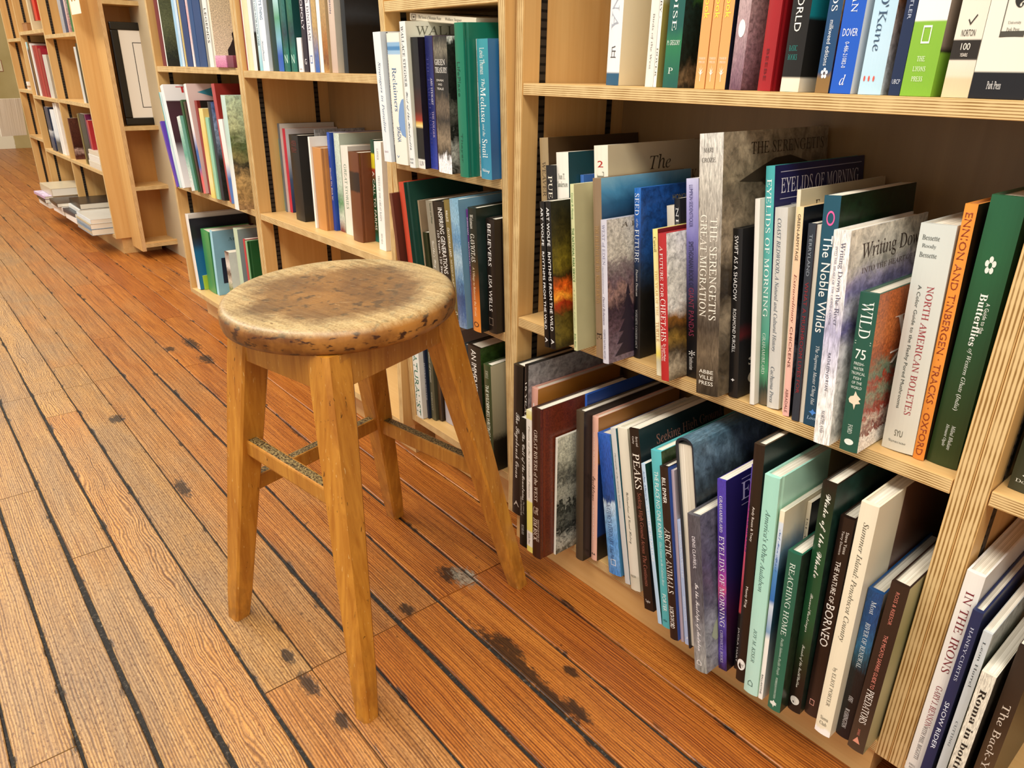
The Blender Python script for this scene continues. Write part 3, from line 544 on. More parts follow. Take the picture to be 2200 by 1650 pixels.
('Cl',-0.9523,-0.0174,0.078,0.0266,0.3208,0.2502,-0.0128,'hb','17120f','1c1612',[('The Sagebrush Ocean',0.3,0.74,0.2,0.75,'f0ece4','c'),('▲',0.9,0.94,0.2,0.8,'cfcac0','hn')],[],[],'black spine with white script, leftmost on the bottom shelf beside the stool leg'),
('Cl',-0.9182,-0.02,0.078,0.0098,0.3302,0.2575,-0.0128,'hb','141416','A:9a9698@0,8e8a8e@.2,3a3c34@.3,8c888c@.5,706c70@1;.2;7',[('10 YEARS OF CLARK',0.1,0.7,0.25,0.75,'e0dcd4','s')],[('CL',0.2,0.3,0.12,0.5,'d8d4d8','s')],[],'black spine with grey tree photograph cover, second on the bottom shelf'),
('Cl',-0.9076,-0.012,0.078,0.0174,0.2873,0.2241,-0.0128,'hb','e0a898','A:b87a34@0,a4682a@.3,7a4a20@1;.06;4',[('· · ·',0.1,0.4,0.4,0.6,'f4e4dc','n')],[],[],'tall pale pink spine with amber cover, behind the thin yellow book'),
('Cl',-0.8578,-0.0798,0.078,0.0189,0.2625,0.1838,-0.0325,'pb','15170f','1a1c14',[('The Call of the Mountains',0.1,0.62,0.25,0.75,'f0eee4','c'),('The Artists of',0.63,0.73,0.5,0.7,'d8d6cc','i'),('Glacier National Park',0.6,0.75,0.15,0.4,'d8d6cc','i'),('MCFARLAND',0.82,0.9,0.3,0.65,'d8d6cc','s')],[],[],'short black paperback with slanting white script, left of the yellow-and-white spine'),
('Cl',-0.8351,-0.0816,0.078,0.0155,0.2853,0.1997,-0.0443,'pb','B:f4f0c0@0,f0e890@.04,f0e890@.055,f4f2ea@.056,f4f2ea@.62,f2e87c@.63,f2e87c@.84,f4f2ea@.85,f4f2ea@.955,f2e87c@.96,f2e87c@1','e8e4d0',[('Plants of the Colorado Plateau',0.1,0.6,0.3,0.65,'6a6444','i'),('Idaho Press',0.86,0.94,0.3,0.65,'6a6444','i')],[],[],'thin white and yellow banded paperback on the bottom shelf'),
('Cl',-0.818,-0.083,0.078,0.0215,0.2956,0.2305,-0.048,'cl','A:3a1c14@0,341812@1;.04;6','A:6a2c18@0,6e3018@.5,5c2614@1;.1;26',[('GREAT RIVERS of the WEST',0.13,0.6,0.25,0.75,'f2e4d4','s'),('GR',0.64,0.69,0.2,0.8,'e4d0bc','hi'),('JIM RICK',0.72,0.88,0.2,0.7,'f2e4d4','s'),('PHOTOGRAPHY BY',0.72,0.88,0.75,0.88,'e4d0bc','s')],[('E',0.2,0.3,0.4,0.85,'2a140c','c')],[],'leather-look dark brown hardback with white capitals, bottom shelf'),
('Cl',-0.7959,-0.0506,0.078,0.0055,0.2377,0.1664,-0.0351,'pb','f0f0e4','A:dcdcc4@0,c4c4ac@.18,8a8a78@.28,5a5a50@.35,b0b09c@.45,a4a494@.55,26281f@.6,6a6c60@.7,20221c@.8,c0c0b0@.9,5c5c50@1;.3;16',[],[],[],'slim pamphlet with black and white mountain photograph on its cover'),
('Cl',-0.7754,0.02,0.078,0.0067,0.296,0.226,-0.0645,'hb','c8c8c4','K:d4d2cc@0,d4d2cc@.52,131318@.53,131318@1',[],[('The S',0.06,0.14,0.6,0.95,'d8d8d8','s')],[],'pale jacketed book with a black panel, behind the dark brown slipcase'),
('Cl',-0.7681,0,0.078,0.005,0.3127,0.2439,-0.0645,'hb','2458b4','1c3c80',[],[],[],'blue spine peeking up behind the dark brown slipcase, bottom shelf'),
('Cl',-0.7619,-0.0263,0.078,0.018,0.2932,0.2287,-0.0667,'hb','A:4c4234@0,463c2e@1;.05;30','191512',[],[],[],'plain dark grey-brown slipcase-like spine with no lettering, bottom shelf'),
('Cl',-0.7422,-0.0063,0.078,0.014,0.2831,0.2208,-0.0706,'hb','eab8a4','B:a06c34@0,b47c3c@.16,9a6630@.3,1c3870@.32,1c3870@.82,241c14@.83,241c14@1',[('NEVADA IN PRINT',0.1,0.35,0.35,0.55,'f6e8e0','n'),('Earthtones',0.4,0.57,0.2,0.7,'4a3a34','c'),('A NEVADA ALBUM',0.6,0.85,0.35,0.55,'f6e8e0','n'),('▲▲',0.945,0.96,0.15,0.8,'3a3434','hn')],[],[],'salmon pink spine with handwritten brown title on the bottom shelf'),
('Cl',-0.6936,-0.0106,0.078,0.0281,0.2641,0.206,-0.1929,'hb','A:2a62c0@0,2858b4@.08,2050a8@.3,244c90@.46,c4dcf0@.48,8cbce8@.6,5a9ce0@.75,6aa4e0@.9,4a8cd4@1;.1;6','4a8cb8',[("THE NATURE'S VISIONARY",0.42,0.78,0.3,0.65,'26427a','s'),('Elliott Porter',0.79,0.9,0.3,0.6,'26427a','i'),('sqr',0.885,0.93,0.3,0.7,'e8f0fc')],[],[],'leaning bright blue wrapped book with pale cloud band halfway down'),
('Cl',-0.6545,-0.0116,0.078,0.0114,0.2861,0.2003,-0.2156,'pb','K:d0d4d4@0,d4d8d6@.55,d8dcd8@1','2a6a78',[('Photographs of the American Southwest',0.15,0.5,0.3,0.6,'6a706c','i')],[],[],'thin pale grey spine left of the cream one, bottom shelf'),
('Cl',-0.6386,-0.0145,0.078,0.0209,0.2947,0.2299,-0.2042,'hb','B:e9e6d4@0,eae7d8@.9,d8d4c0@.91,e4e0cc@1','K:d8d2b8@0,d4ceb4@.88,1a1c20@.885,1a1c20@.97,dcd6c2@.98,dcd6c2@1',[('Yellowstone: A Visual History',0.38,0.7,0.3,0.65,'5a5a50','c'),('FALCON',0.9,0.915,0.2,0.7,'4a4a44','hn')],[],[],'cream spine with faint grey lettering, left of the black leaning mountain volume'),
('Cl',-0.59,-0.0363,0.078,0.0189,0.3175,0.2223,-0.2105,'pb','1d130f','A:1c2a2c@0,16242a@.35,0f1416@.6,0c0c0e@1;.06;5',[('Barry and',0.04,0.09,0.55,0.85,'d8d0c8','n'),('Cathy',0.04,0.08,0.2,0.45,'d8d0c8','n'),('PEAKS',0.13,0.32,0.15,0.85,'f0eadf','s'),('Seeking High Ground Across The Continents',0.34,0.86,0.2,0.75,'a06050','s'),('Taylor',0.94,0.96,0.2,0.75,'e4dcd4','hn')],[('Seeking High Ground',0.06,0.13,0.16,0.98,'a07060','s'),('P',0.15,0.26,0.16,0.5,'7a8a90','s')],[],'dark brown leaning paperback reading peaks, beside the pale blue thin spine'),
('Cl',-0.5529,-0.0469,0.078,0.0076,0.2751,0.1926,-0.2397,'pb','A:bcd8f0@0,b4d4f0@1;.03;4','17382a',[("John Shaw's",0.04,0.22,0.3,0.7,'2a4a8c','i'),('CLOSEUPS IN NATURE',0.25,0.6,0.2,0.8,'f4f8fc','n')],[],[],'pale blue spine with blue script, left of the teal one on the bottom shelf'),
('Cl',-0.5447,-0.0459,0.078,0.0196,0.3036,0.2368,-0.195,'hb','A:58bcc4@0,52b4bc@1;.03;4','A:4a5c38@0,2c3c24@.1,5a6a3c@.25,2a3420@1;.15;6',[('THE PLACE NO ONE KNEW',0.11,0.48,0.25,0.65,'e4f4f4','n'),('Glen Canyon on the Colorado River',0.5,0.75,0.25,0.6,'e4f4f4','i'),('PORTER',0.8,0.9,0.25,0.65,'e4f4f4','n'),('✽',0.95,0.965,0.2,0.6,'1c4a54','hn')],[],[],'turquoise spine with thin white capitals, bottom shelf'),
('Cl',-0.5194,-0.0577,0.078,0.0151,0.2916,0.2274,-0.1938,'hb','A:261712@0,241510@1;.03;4','1c4a9c',[('BILL EMMER',0.06,0.2,0.25,0.7,'f0ece4','n'),('ARCTIC ANIMALS',0.34,0.72,0.15,0.85,'f0ece4','s'),('NORTHWORD',0.8,0.93,0.2,0.75,'f0ece4','n')],[],[],'dark brown spine with bold white capitals and blue cover, bottom shelf'),
('Cl',-0.5037,-0.0513,0.078,0.0053,0.2891,0.2024,-0.1936,'pb','b8a8b4','c4b8c0',[],[],[],'very thin mauve-grey spine between the dark brown and pale blue ones'),
('Cl',-0.4959,-0.0508,0.078,0.0085,0.2119,0.1483,-0.2021,'pb','A:b4c8ec@0,b0c4ea@1;.03;4','a4bce0',[('GYRFALCON ENCOUNTERED EYRIE',0.08,0.45,0.25,0.7,'eef4fc','n'),('GERALD THOUVIS',0.6,0.8,0.3,0.65,'eef4fc','n'),('J',0.93,0.95,0.3,0.7,'f4f8fc','hn')],[],[],'short pale blue spine, left of the book standing spine upward'),
('Cl',-0.486,-0.0544,0.078,0.0309,0.3492,0.225,-0.2054,'up','A:16242c@0,2a4450@1;.1;5','A:4c6a7c@0,6a8494@.1,3c4a50@.2,16191a@.3,1c2c3a@.45,1a1c20@.65,3a2020@.75,24262a@1;.2;5',[],[],[],'big glossy hardback shelved spine upward, white page edges facing out'),
('Cl',-0.4545,-0.0813,0.078,0.0212,0.2551,0.199,-0.1895,'hb','A:55545c@0,4c4b55@.3,5a5a62@.6,84868a@.75,9a9c9a@.95,8a8c88@1;.12;4','A:6a6874@0,55526a@.3,605e70@.55,9a9ca0@.75,8a8a90@1;.18;5',[('DENIS CLAVREUL',0.13,0.33,0.35,0.6,'e8e4ec','n'),('In the Footsteps of Audubon',0.42,0.86,0.3,0.7,'f4f2f6','c'),('⌂',0.92,0.955,0.25,0.65,'f0f0f0','hn')],[],['leaf'],'thick grey-violet jacket with a pale green leaf shape, bottom shelf'),
('Cl',-0.4327,-0.0525,0.078,0.014,0.3093,0.2165,-0.1562,'pb','A:4a3ca8@0,4c3ca4@.2,5c38a0@.35,8a3ca4@.45,c050a0@.52,d05c8c@.56,7a3c98@.62,30186c@.68,6450b0@.74,3a2478@.82,5c48a8@.9,2a1a4c@1;.12;12','A:241c54@0,241a4c@.5,3a1430@.7,140c14@1;.04;4',[('GRAHAM/BEARD',0.08,0.26,0.25,0.6,'f0ecf8','s'),('EYELIDS OF MORNING',0.28,0.76,0.2,0.8,'f4f0fa','s'),('CHRONICLE BOOKS',0.78,0.96,0.25,0.6,'d8d0ec','s')],[('EYELIDS',0.05,0.14,0.15,0.98,'e4e0f0','s'),('rule',0.03,0.034,0.15,0.98,'c8c4d8'),('rule',0.16,0.164,0.15,0.98,'c8c4d8')],[],'vivid purple paperback with white capitals fading to starry violet'),
('Cl',-0.418,-0.035,0.078,0.0066,0.3398,0.2379,-0.0729,'pb','B:5a54c0@0,5c50b4@.06,b04890@.2,d85088@.35,e06078@.5,b83c4c@.6,d0545c@.7,1a1a1c@.71,1a1a1c@1','1a1014',[('THE LAST RHINOS',0.03,0.4,0.25,0.7,'3838a0','n'),('JACKA HART',0.78,0.96,0.25,0.7,'f0f0f0','n')],[],[],'leaning pink and blue thin spine with boxed white name at its foot'),
('Cl',-0.404,-0.0506,0.078,0.0156,0.381,0.26,-0.083,'hb','A:241812@0,20150f@1;.04;8','14211f',[('Andy Rouse & Tracy',0.24,0.38,0.3,0.6,'e8e0d8','n'),('Monty King',0.57,0.66,0.3,0.6,'e8e0d8','n'),('oval',0.895,0.945,0.1,0.9,'f6f4f0'),('King',0.912,0.93,0.25,0.75,'2a2420','hi')],[],[],'very tall dark brown spine with white oval at its foot'),
('Cl',-0.3845,-0.0594,0.078,0.0215,0.3495,0.26,-0.071,'cl','A:a4dccc@0,a8dece@.4,b4e0d4@.7,bce4d8@1;.04;4','K:b0dcc4@0,a8d4bc@.5,8a7a54@.505,7c6c48@1',[("America's Other Audubon",0.14,0.5,0.35,0.7,'4a6a64','i'),('JOY M. KISER',0.68,0.84,0.35,0.6,'4a6a64','i'),('⌂',0.93,0.96,0.3,0.65,'3a5a54','hn')],[],[],'mint green cloth hardback with grey italic lettering, bottom shelf'),
('Cl',-0.3624,-0.0571,0.078,0.0067,0.307,0.2149,-0.0622,'pb','B:f0ead0@0,ece4c8@.05,d4e0ec@.06,bcd0e8@.2,4a86c0@.3,3474b8@.4,2a6cb4@.45,d0dcea@.48,7aa0c8@.62,f0f0ea@.66,f4f4ee@1','A:d8ccaa@0,d0c8b0@.1,6a8ca4@.2,1c3a4c@.32,2a4a5c@.6,d0d4d0@1;.08;5',[('Not Man Apart',0.09,0.3,0.25,0.75,'3060a8','c'),('BALLANTINE',0.86,0.97,0.3,0.65,'2a2a2a','n')],[],[],'slim white and blue paperback with script title, beside the mint hardback'),
('Cl',-0.3551,0,0.078,0.0056,0.3009,0.2106,-0.0622,'pb','e4d8bc','26282c',[('ISLAND IN TIME',0.08,0.45,0.3,0.7,'5a5040','s')],[],[],'cream spine set back, left of the dark green whale volume'),
('Cl',-0.3452,-0.06,0.078,0.0188,0.2586,0.2017,-0.0558,'hb','A:1f5c48@0,205e4a@.5,2a6a54@1;.04;4','A:14201a@0,1c2a1c@.5,22301c@.8,18241a@1;.15;8',[('REACHING HOME',0.06,0.5,0.3,0.7,'d8e8e0','s'),('Pacific Salmon, Pacific People',0.52,0.76,0.35,0.6,'c8dcd0','i'),('FOBES/JAY/MATSEN',0.78,0.92,0.35,0.55,'c8dcd0','n'),('fish',0.93,0.98,0.15,0.75,'e8ece4')],[],[],'medium green spine reading reaching home, bottom shelf'),
('Cl',-0.3259,-0.0401,0.078,0.0184,0.3622,0.26,-0.0469,'hb','A:1a1410@0,16301c@.12,1a4a2c@.3,1c5030@.55,202c18@.75,1c1610@.85,1a1410@1;.06;4','A:1c3c34@0,1a3028@.3,12241c@1;.1;5',[('Wake of the Whale',0.04,0.38,0.25,0.75,'f4f4ea','c'),('Brower/Curtsinger',0.45,0.62,0.35,0.65,'e4e8dc','c'),('Friends of the Earth/Dutton',0.68,0.88,0.35,0.65,'e4e8dc','c'),('oval',0.925,0.965,0.15,0.85,'dcdcd4')],[],[],'tall dark green glossy volume with white script title, bottom shelf'),
('Cl',-0.3068,-0.0282,0.078,0.0182,0.32,0.2496,-0.0341,'hb','A:241611@0,22140f@.7,3a2820@1;.05;5','2a1c16',[('Steve Yates',0.06,0.16,0.62,0.82,'e4dcd4','n'),('Terry Domico',0.06,0.17,0.3,0.5,'e4dcd4','n'),('THE NATURE OF',0.2,0.4,0.3,0.65,'f2ece4','n'),('BORNEO',0.41,0.62,0.2,0.8,'f6f2ec','n'),('sqr',0.91,0.94,0.3,0.65,'e8a898')],[],[],'dark chocolate spine with heavy white outlined capitals, bottom shelf'),
('Cl',-0.2822,-0.0453,0.078,0.0211,0.3603,0.26,-0.0252,'hb','A:ebe3cb@0,ece4ca@.6,f0e8cc@.97,fbf9f4@.98,fcfaf6@1;.03;3','K:e6dcc0@0,e2d8bc@.28,6a4a3a@.285,5a3c30@1',[('Summer Island: Penobscot Country',0.07,0.56,0.3,0.7,'5a5648','i'),('by ELIOT PORTER',0.68,0.86,0.35,0.65,'5a5648','s'),('Sierra',0.915,0.932,0.25,0.75,'3a382c','hs'),('Club',0.94,0.957,0.25,0.7,'3a382c','hs')],[],[],'tall cream jacketed volume with grey italic title, bottom shelf'),
('Cl',-0.2605,-0.0283,0.078,0.0192,0.2402,0.1873,-0.0218,'hb','A:1c4c84@0,1a4a80@.2,2a6a94@.36,22566c@.42,14181c@.52,101012@.8,14141a@1;.12;8','B:e8e4dc@0,7a6a50@.1,5a4c38@1',[('Most',0.06,0.14,0.4,0.7,'d8e4ec','s'),('RIVER OF RENEWAL',0.2,0.5,0.35,0.65,'e0ecf0','s'),('OSU',0.7,0.74,0.35,0.65,'e8e8e8','i'),('WASHINGTON',0.79,0.93,0.3,0.6,'e8e8e8','s')],[],[],'blue above black spine, between the cream volume and the dark predators one'),
('Cl',-0.2407,-0.0355,0.078,0.0211,0.2701,0.2107,0.0005,'hb','A:30211a@0,2c1e18@.6,4a3a2c@1;.05;5','A:a4a078@0,8c8c60@.3,b0ac84@.6,a09c74@1;.06;5',[('ROSS & REESOR',0.04,0.22,0.4,0.6,'c87868','n'),('THE MICATO SAFARIS GUIDE TO',0.28,0.6,0.4,0.62,'d88474','n'),('PREDATORS',0.61,0.82,0.3,0.72,'f2ece4','s'),('SAFARIS',0.86,0.9,0.4,0.55,'c87868','n'),('▲',0.91,0.95,0.25,0.7,'e09880','hn')],[],[],'dark brown spine at the right end of bottom shelf against the upright'),
('Ct',-0.8212,0.04,0.8815,0.025,0.27,0.206,0,'hb','B:e6e8ec@0,e6e8ec@.93,2c5878@.94,2c5878@1','K:e8dcbc@0,e4d4ac@.6,e0b8a0@.8,dca898@1',[('ARIZONA',0.15,0.72,0.2,0.75,'a8b0bc','s'),('丘',0.8,0.86,0.3,0.7,'4a4a4a','hn')],[('GEORGE',0.6,0.64,0.6,0.95,'c0605a','n'),('box',0.3,0.5,0.05,0.2,'8a8440')],[],'white and cream jacketed book over blue cloth, leftmost on the upper shelf'),
('Ct',-0.7231,0.014,0.8815,0.014,0.23,0.161,0,'pb','e6e4dc','dcd8ce',[('Birds of the West',0.6,0.9,0.3,0.6,'8a8a84','s')],[],[],'plain white narrow spine, second on the upper shelf'),
('Ct',-0.7084,0.014,0.8815,0.0053,0.225,0.1575,0,'pb','f2f0ea','B:e0d8b0@0,ddd4a8@.5,b0a050@.55,a89c58@1',[('A FIELD DIARY -',0.2,0.62,0.25,0.75,'3a3a34','s'),('DOVER',0.78,0.94,0.25,0.75,'4a4a3a','s')],[],[],'very thin white spine with olive cover, upper shelf'),
('Ct',-0.6919,0.014,0.8815,0.0254,0.25,0.175,0,'pb','A:1d5c58@0,1c5a52@.7,2a7a50@.78,1c5850@1;.06;5','A:16362c@0,1c4434@.3,4a8a3c@.5,16302c@.6,10201c@.85,7a6a50@.95,2a2a24@1;.18;8',[('BIRDS OF',0.2,0.55,0.6,0.85,'e8f0ea','s'),('PARADISE',0.3,0.72,0.3,0.58,'eef4ee','s'),('M. GREGORY',0.765,0.79,0.08,0.9,'d8e4dc','hn'),('P',0.9,0.93,0.3,0.6,'d8e4dc','hs')],[],[],'dark teal-green spine with bird picture cover, upper shelf'),
('Ct',-0.6384,0.014,0.8815,0.0153,0.222,0.1554,0,'pb','A:e6a25e@0,e8a868@1;.03;4','d8944c',[('Handbook',0.35,0.63,0.25,0.75,'f4ea4c','n'),('TIMBER',0.83,0.842,0.15,0.85,'fff0dc','hs'),('PRESS',0.85,0.862,0.2,0.8,'fff0dc','hs'),('tree',0.87,0.96,0.2,0.8,'fff4e4')],[],[],'left one of three matching orange handbooks on the upper shelf'),
('Ct',-0.6216,0.014,0.8815,0.0139,0.222,0.1554,0,'pb','A:e6a25e@0,e8a868@1;.03;4','d8944c',[('Handbook',0.35,0.63,0.25,0.75,'f4ea4c','n'),('TIMBER',0.83,0.842,0.15,0.85,'fff0dc','hs'),('PRESS',0.85,0.862,0.2,0.8,'fff0dc','hs'),('tree',0.87,0.96,0.2,0.8,'fff4e4')],[],[],'middle one of three matching orange handbooks on the upper shelf'),
('Ct',-0.6067,0.014,0.8815,0.0153,0.222,0.1554,0,'pb','A:e6a25e@0,e8a868@1;.03;4','15182a',[('Handbook',0.35,0.63,0.25,0.75,'f4ea4c','n'),('TIMBER',0.83,0.842,0.15,0.85,'fff0dc','hs'),('PRESS',0.85,0.862,0.2,0.8,'fff0dc','hs'),('tree',0.87,0.96,0.2,0.8,'fff4e4')],[],[],'right one of three matching orange handbooks, beside the lilac-grey grass spine'),
('Ct',-0.5849,0.014,0.8815,0.0171,0.25,0.195,0,'hb','A:b8a4a4@0,c0acac@.4,b89ca0@.7,8a6a78@.92,6a4a5c@1;.14;9','A:b09a98@0,b49c98@.5,a88890@.8,6a4a58@1;.16;9',[('oval',0.68,0.76,0.25,0.8,'f6f4f0')],[],['grass'],'lilac-grey spine with dark grass heads and white dot, upper shelf'),
('Ct',-0.5439,0.014,0.8815,0.0174,0.235,0.1833,0,'cl','A:a42026@0,a01e24@1;.05;20','a01c24',[('BEEBE',0.8,0.95,0.4,0.6,'6a1418','n')],[],[],'plain red cloth hardback on the upper shelf'),
('Ct',-0.513,0.014,0.8815,0.0236,0.24,0.1872,0,'hb','B:1c1a18@0,1c1a18@.93,f0e8d4@.94,ece4cc@1','B:c8bea4@0,b8b094@.3,1f8a98@.34,1c8a94@.66,20201e@.68,26241f@.93,f0e8d4@.94,ece4cc@1',[('AROUND THE WORLD',0.1,0.73,0.3,0.65,'f2f0ea','n'),('BASIC',0.79,0.815,0.2,0.65,'2a8a84','hs'),('BOOKS',0.83,0.855,0.2,0.7,'2a8a84','hs')],[],[],'black spine with bold white capitals and teal patch on cover, upper shelf'),
('Ct',-0.4683,0.014,0.8815,0.0162,0.222,0.1554,0,'pb','A:1f4a74@0,1c4672@.9,8a6a3c@.93,8a6a3c@1;.03;4','A:2a5a80@0,4a8a3c@.2,1c4468@.4,c89a5c@.6,5a2c1c@.75,1c3c5c@1;.15;6',[('with BIRDS',0.3,0.62,0.25,0.7,'f0f4f8','s'),('milkweed editions',0.66,0.87,0.3,0.6,'e4ecf4','n'),('✿',0.88,0.93,0.25,0.75,'e8f0f8','hn')],[],[],'dark blue spine with small white flower mark, upper shelf'),
('Ct',-0.4501,0.014,0.8815,0.0243,0.222,0.1554,0,'pb','A:1c58c4@0,1c5ac8@1;.03;4','A:f0eef0@0,e8e4ec@.25,a02c4c@.35,f0eef0@.42,eceaec@1;.08;4',[('AMERICAN',0.3,0.63,0.35,0.65,'e8f0fc','s'),('DOVER',0.7,0.735,0.15,0.85,'e8f0fc','hn'),('0-486-21082-0',0.76,0.88,0.35,0.55,'dce8f8','n'),('d',0.91,0.96,0.4,0.65,'f0f4fc','hi')],[],[],'bright cobalt blue spine with white lettering, upper shelf'),
('Ct',-0.4171,0.014,0.8815,0.0252,0.24,0.1872,0,'hb','A:a8d4ec@0,b0d8f0@.4,c0e0f4@.8,b8dcf0@1;.05;4','A:d8e4ec@0,c89c6c@.3,e4e0dc@.45,8a5a34@.6,c4d8e4@1;.12;6',[("Trish O'Kane",0.38,0.82,0.3,0.68,'3a5470','s'),('• • •',0.92,0.945,0.15,0.65,'e05a4a','hn')],[],[],'light sky blue spine with slim dark lettering, upper shelf'),
('Ct',-0.3836,0.014,0.8815,0.0117,0.23,0.161,0,'pb','B:5a2c24@0,5a2c24@.45,1c2c50@.46,1a2a4c@1','1a2848',[('N',0.34,0.42,0.2,0.8,'e8e0dc','hs'),('BUTLER',0.55,0.68,0.35,0.65,'b4c0d8','n'),('UBCP',0.93,0.95,0.15,0.85,'c8d0e0','hn')],[],[],'navy spine with maroon upper part, left of the white and lime green spine'),
('Ct',-0.3713,0.014,0.8815,0.0314,0.24,0.1872,0,'hb','B:f2f0ee@0,f2f0ee@.7,86b83c@.705,80b434@1','B:8a7a6a@0,6a5c50@.3,a49484@.55,8a7a70@.8,3a302c@.82,86b83c@.83,80b434@1',[('FISHER',0.18,0.52,0.4,0.75,'3a4488','s'),('Peterson',0.28,0.5,0.16,0.32,'6a7ab0','s'),('sqr2',0.72,0.79,0.35,0.62,'f8fcf0'),('THE',0.84,0.86,0.35,0.6,'f0f8e4','hs'),('LYONS',0.88,0.9,0.28,0.68,'f0f8e4','hs'),('PRESS',0.92,0.94,0.3,0.65,'f0f8e4','hs')],[],[],'white spine with lime green lower third, upper shelf'),
('Ct',-0.3294,0.014,0.8815,0.0254,0.245,0.1911,0,'hb','B:e8e2d2@0,e8e2d2@.78,2a241f@.785,2a241f@.855,e6dccc@.86,e4d8c0@.915,dcc8a4@.93,dcc8a4@1','A:d8d2c2@0,ccc4b4@1;.08;4',[('Safina',0.4,0.64,0.4,0.72,'4a443a','s'),('✓',0.69,0.73,0.4,0.7,'3a342c','hn'),('NORTON',0.745,0.77,0.25,0.75,'2a241f','hn'),('100',0.795,0.82,0.35,0.68,'f4ece0','hn'),('YEARS',0.832,0.845,0.38,0.65,'f4ece0','hn')],[],[],'cream spine with a narrow black band near foot, upper shelf'),
('Ct',-0.3035,0.014,0.8815,0.0495,0.25,0.195,0,'hb','B:e9e6d8@0,e9e6d8@.9,15161c@.905,15161c@1','dcd8c8',[('PENGUINS',0.1,0.3,0.55,0.8,'26241f','n'),('frame',0.2,0.78,0.3,0.72,'4a4840'),('❦',0.6,0.68,0.4,0.62,'26241f','hn'),('University',0.725,0.738,0.4,0.62,'26241f','hs'),('Park Press',0.747,0.76,0.4,0.62,'26241f','hs'),('Park Press',0.935,0.965,0.3,0.55,'e8e8e8','hs')],[],[],'widest cream volume with black foot band, right end of the upper shelf'),
('Dm',-0.1713,0.0236,0.487,0.0338,0.27,0.2106,0,'hb','A:17301f@0,16301e@.6,3a3c2c@1;.04;4','14281c',[('J',0.9,0.93,0.3,0.6,'e8ece4','hs'),('Double',0.945,0.96,0.15,0.85,'e8ece4','hs')],[],[],'dark green hardback at far right edge beyond the double upright'),
('Dl',-0.176,-0.012,0.078,0.019,0.3128,0.244,0,'hb','A:ecebe6@0,f0efea@.5,e8e6e0@1;.03;4','d8d4cc',[('IN THE IRONS',0.08,0.46,0.3,0.75,'7a1c2c','s'),('GARY J. BENSON',0.53,0.74,0.35,0.7,'8c2434','s'),('WITH PHIL BIGGITTI',0.74,0.92,0.35,0.6,'4a3a3c','s'),('HOWELL',0.955,0.965,0.2,0.6,'2a2a2a','hs'),('BOOK',0.97,0.98,0.25,0.55,'2a2a2a','hs')],[],[],'white spine with maroon capitals, first book right of the lower double upright'),
('Dl',-0.1563,-0.028,0.078,0.0111,0.2787,0.2174,0,'hb','A:1f2c54@0,1c2850@1;.03;4','1c2448',[('HANEY·CURTIS',0.08,0.36,0.35,0.65,'c8d0e4','s'),('SHOW RIDER',0.48,0.75,0.3,0.72,'dce4f4','n')],[],[],'navy blue spine right of the white one with maroon capitals'),
('Dl',-0.1396,-0.035,0.078,0.0094,0.2638,0.1847,0,'pb','c4ccd0','A:b8bcb4@0,4a5038@.2,8a8c7a@.5,5a5c48@1;.15;6',[('Leon Harrel',0.05,0.3,0.35,0.65,'3a4448','s'),('CUTTING',0.5,0.65,0.35,0.6,'4a5458','s'),('A Western Horseman',0.8,0.98,0.35,0.55,'6a7478','s')],[],[],'pale grey-blue paperback between the navy spine and the black lettered one'),
('Dl',-0.1265,-0.05,0.078,0.0145,0.2253,0.1577,0,'pb','A:e0dccc@0,dcd8c8@.6,5a564c@.8,26241f@1;.1;5','A:4a463c@0,2c2a24@.3,16140f@.6,1a1814@1;.12;5',[('Roma in botticella',0.1,0.82,0.3,0.75,'1a1a18','b')],[],[],'cream spine with heavy black lowercase title at lower right'),
('Dl',-0.1063,-0.03,0.078,0.0174,0.2647,0.1853,0,'pb','A:2a2420@0,3a2c20@.4,5a4630@.7,3a2c20@1;.06;5','2a221c',[('The Back-Yard Horse',0.3,0.98,0.3,0.75,'e8dccc','s')],[],[],'dark brown spine cut by the lower right corner of view'),
('Bt',-0.3647,-0.0293,0.726,0.0275,0.2389,0.1672,-0.0182,'pb','e4ecf0','dce4ea',[('Strangers in Paradise',0.22,0.76,0.3,0.7,'6a7a94','i'),('BLACK',0.91,0.925,0.2,0.7,'b08a94','hn')],[],[],'pale white-blue paperback reading strangers in paradise, protruding at cabinet left'),
('Bt',-0.3366,-0.0211,0.726,0.0068,0.238,0.1666,0.0106,'pb','2a1c18','f0eee8',[('FROM THE NEW WORLD MINING SURVIVOR',0.13,0.86,0.25,0.75,'f0e8e0','n')],[],[],'thin dark brown spine between the two pale protruding books in narrow cabinet'),
('Bt',-0.321,-0.0283,0.726,0.0445,0.2359,0.184,0.0008,'hb','B:eceade@0,eceade@.06,8ab4d8@.07,8ab4d8@.09,4a84b8@.1,4a84b8@.12,9cc0e0@.13,9cc0e0@.15,ecebe0@.16,eceade@1','eceade',[('Reclaimers',0.25,0.58,0.3,0.65,'3a6494','s'),('SPAGNA',0.7,0.82,0.35,0.65,'3a6494','n'),('dome',0.48,0.78,0.55,1,'7a9ccc'),('V',0.93,0.95,0.15,0.4,'3a7ab0','hn')],[],[],'cream spine with blue bands at top and pale blue dome'),
('Bt',-0.2748,0.0119,0.726,0.0183,0.2242,0.1569,-0.0038,'pb','efe2cc','e8dcc4',[('MIRACLE UNDER THE OAKS',0.03,0.65,0.25,0.75,'7a3c2a','s'),('WILLIAM K. STEVENS',0.66,0.88,0.3,0.7,'9a7a64','s'),('▣',0.9,0.95,0.2,0.8,'4a4440','hn')],[],[],'cream spine with brown small capitals, between the sunset and blue-purple spines'),
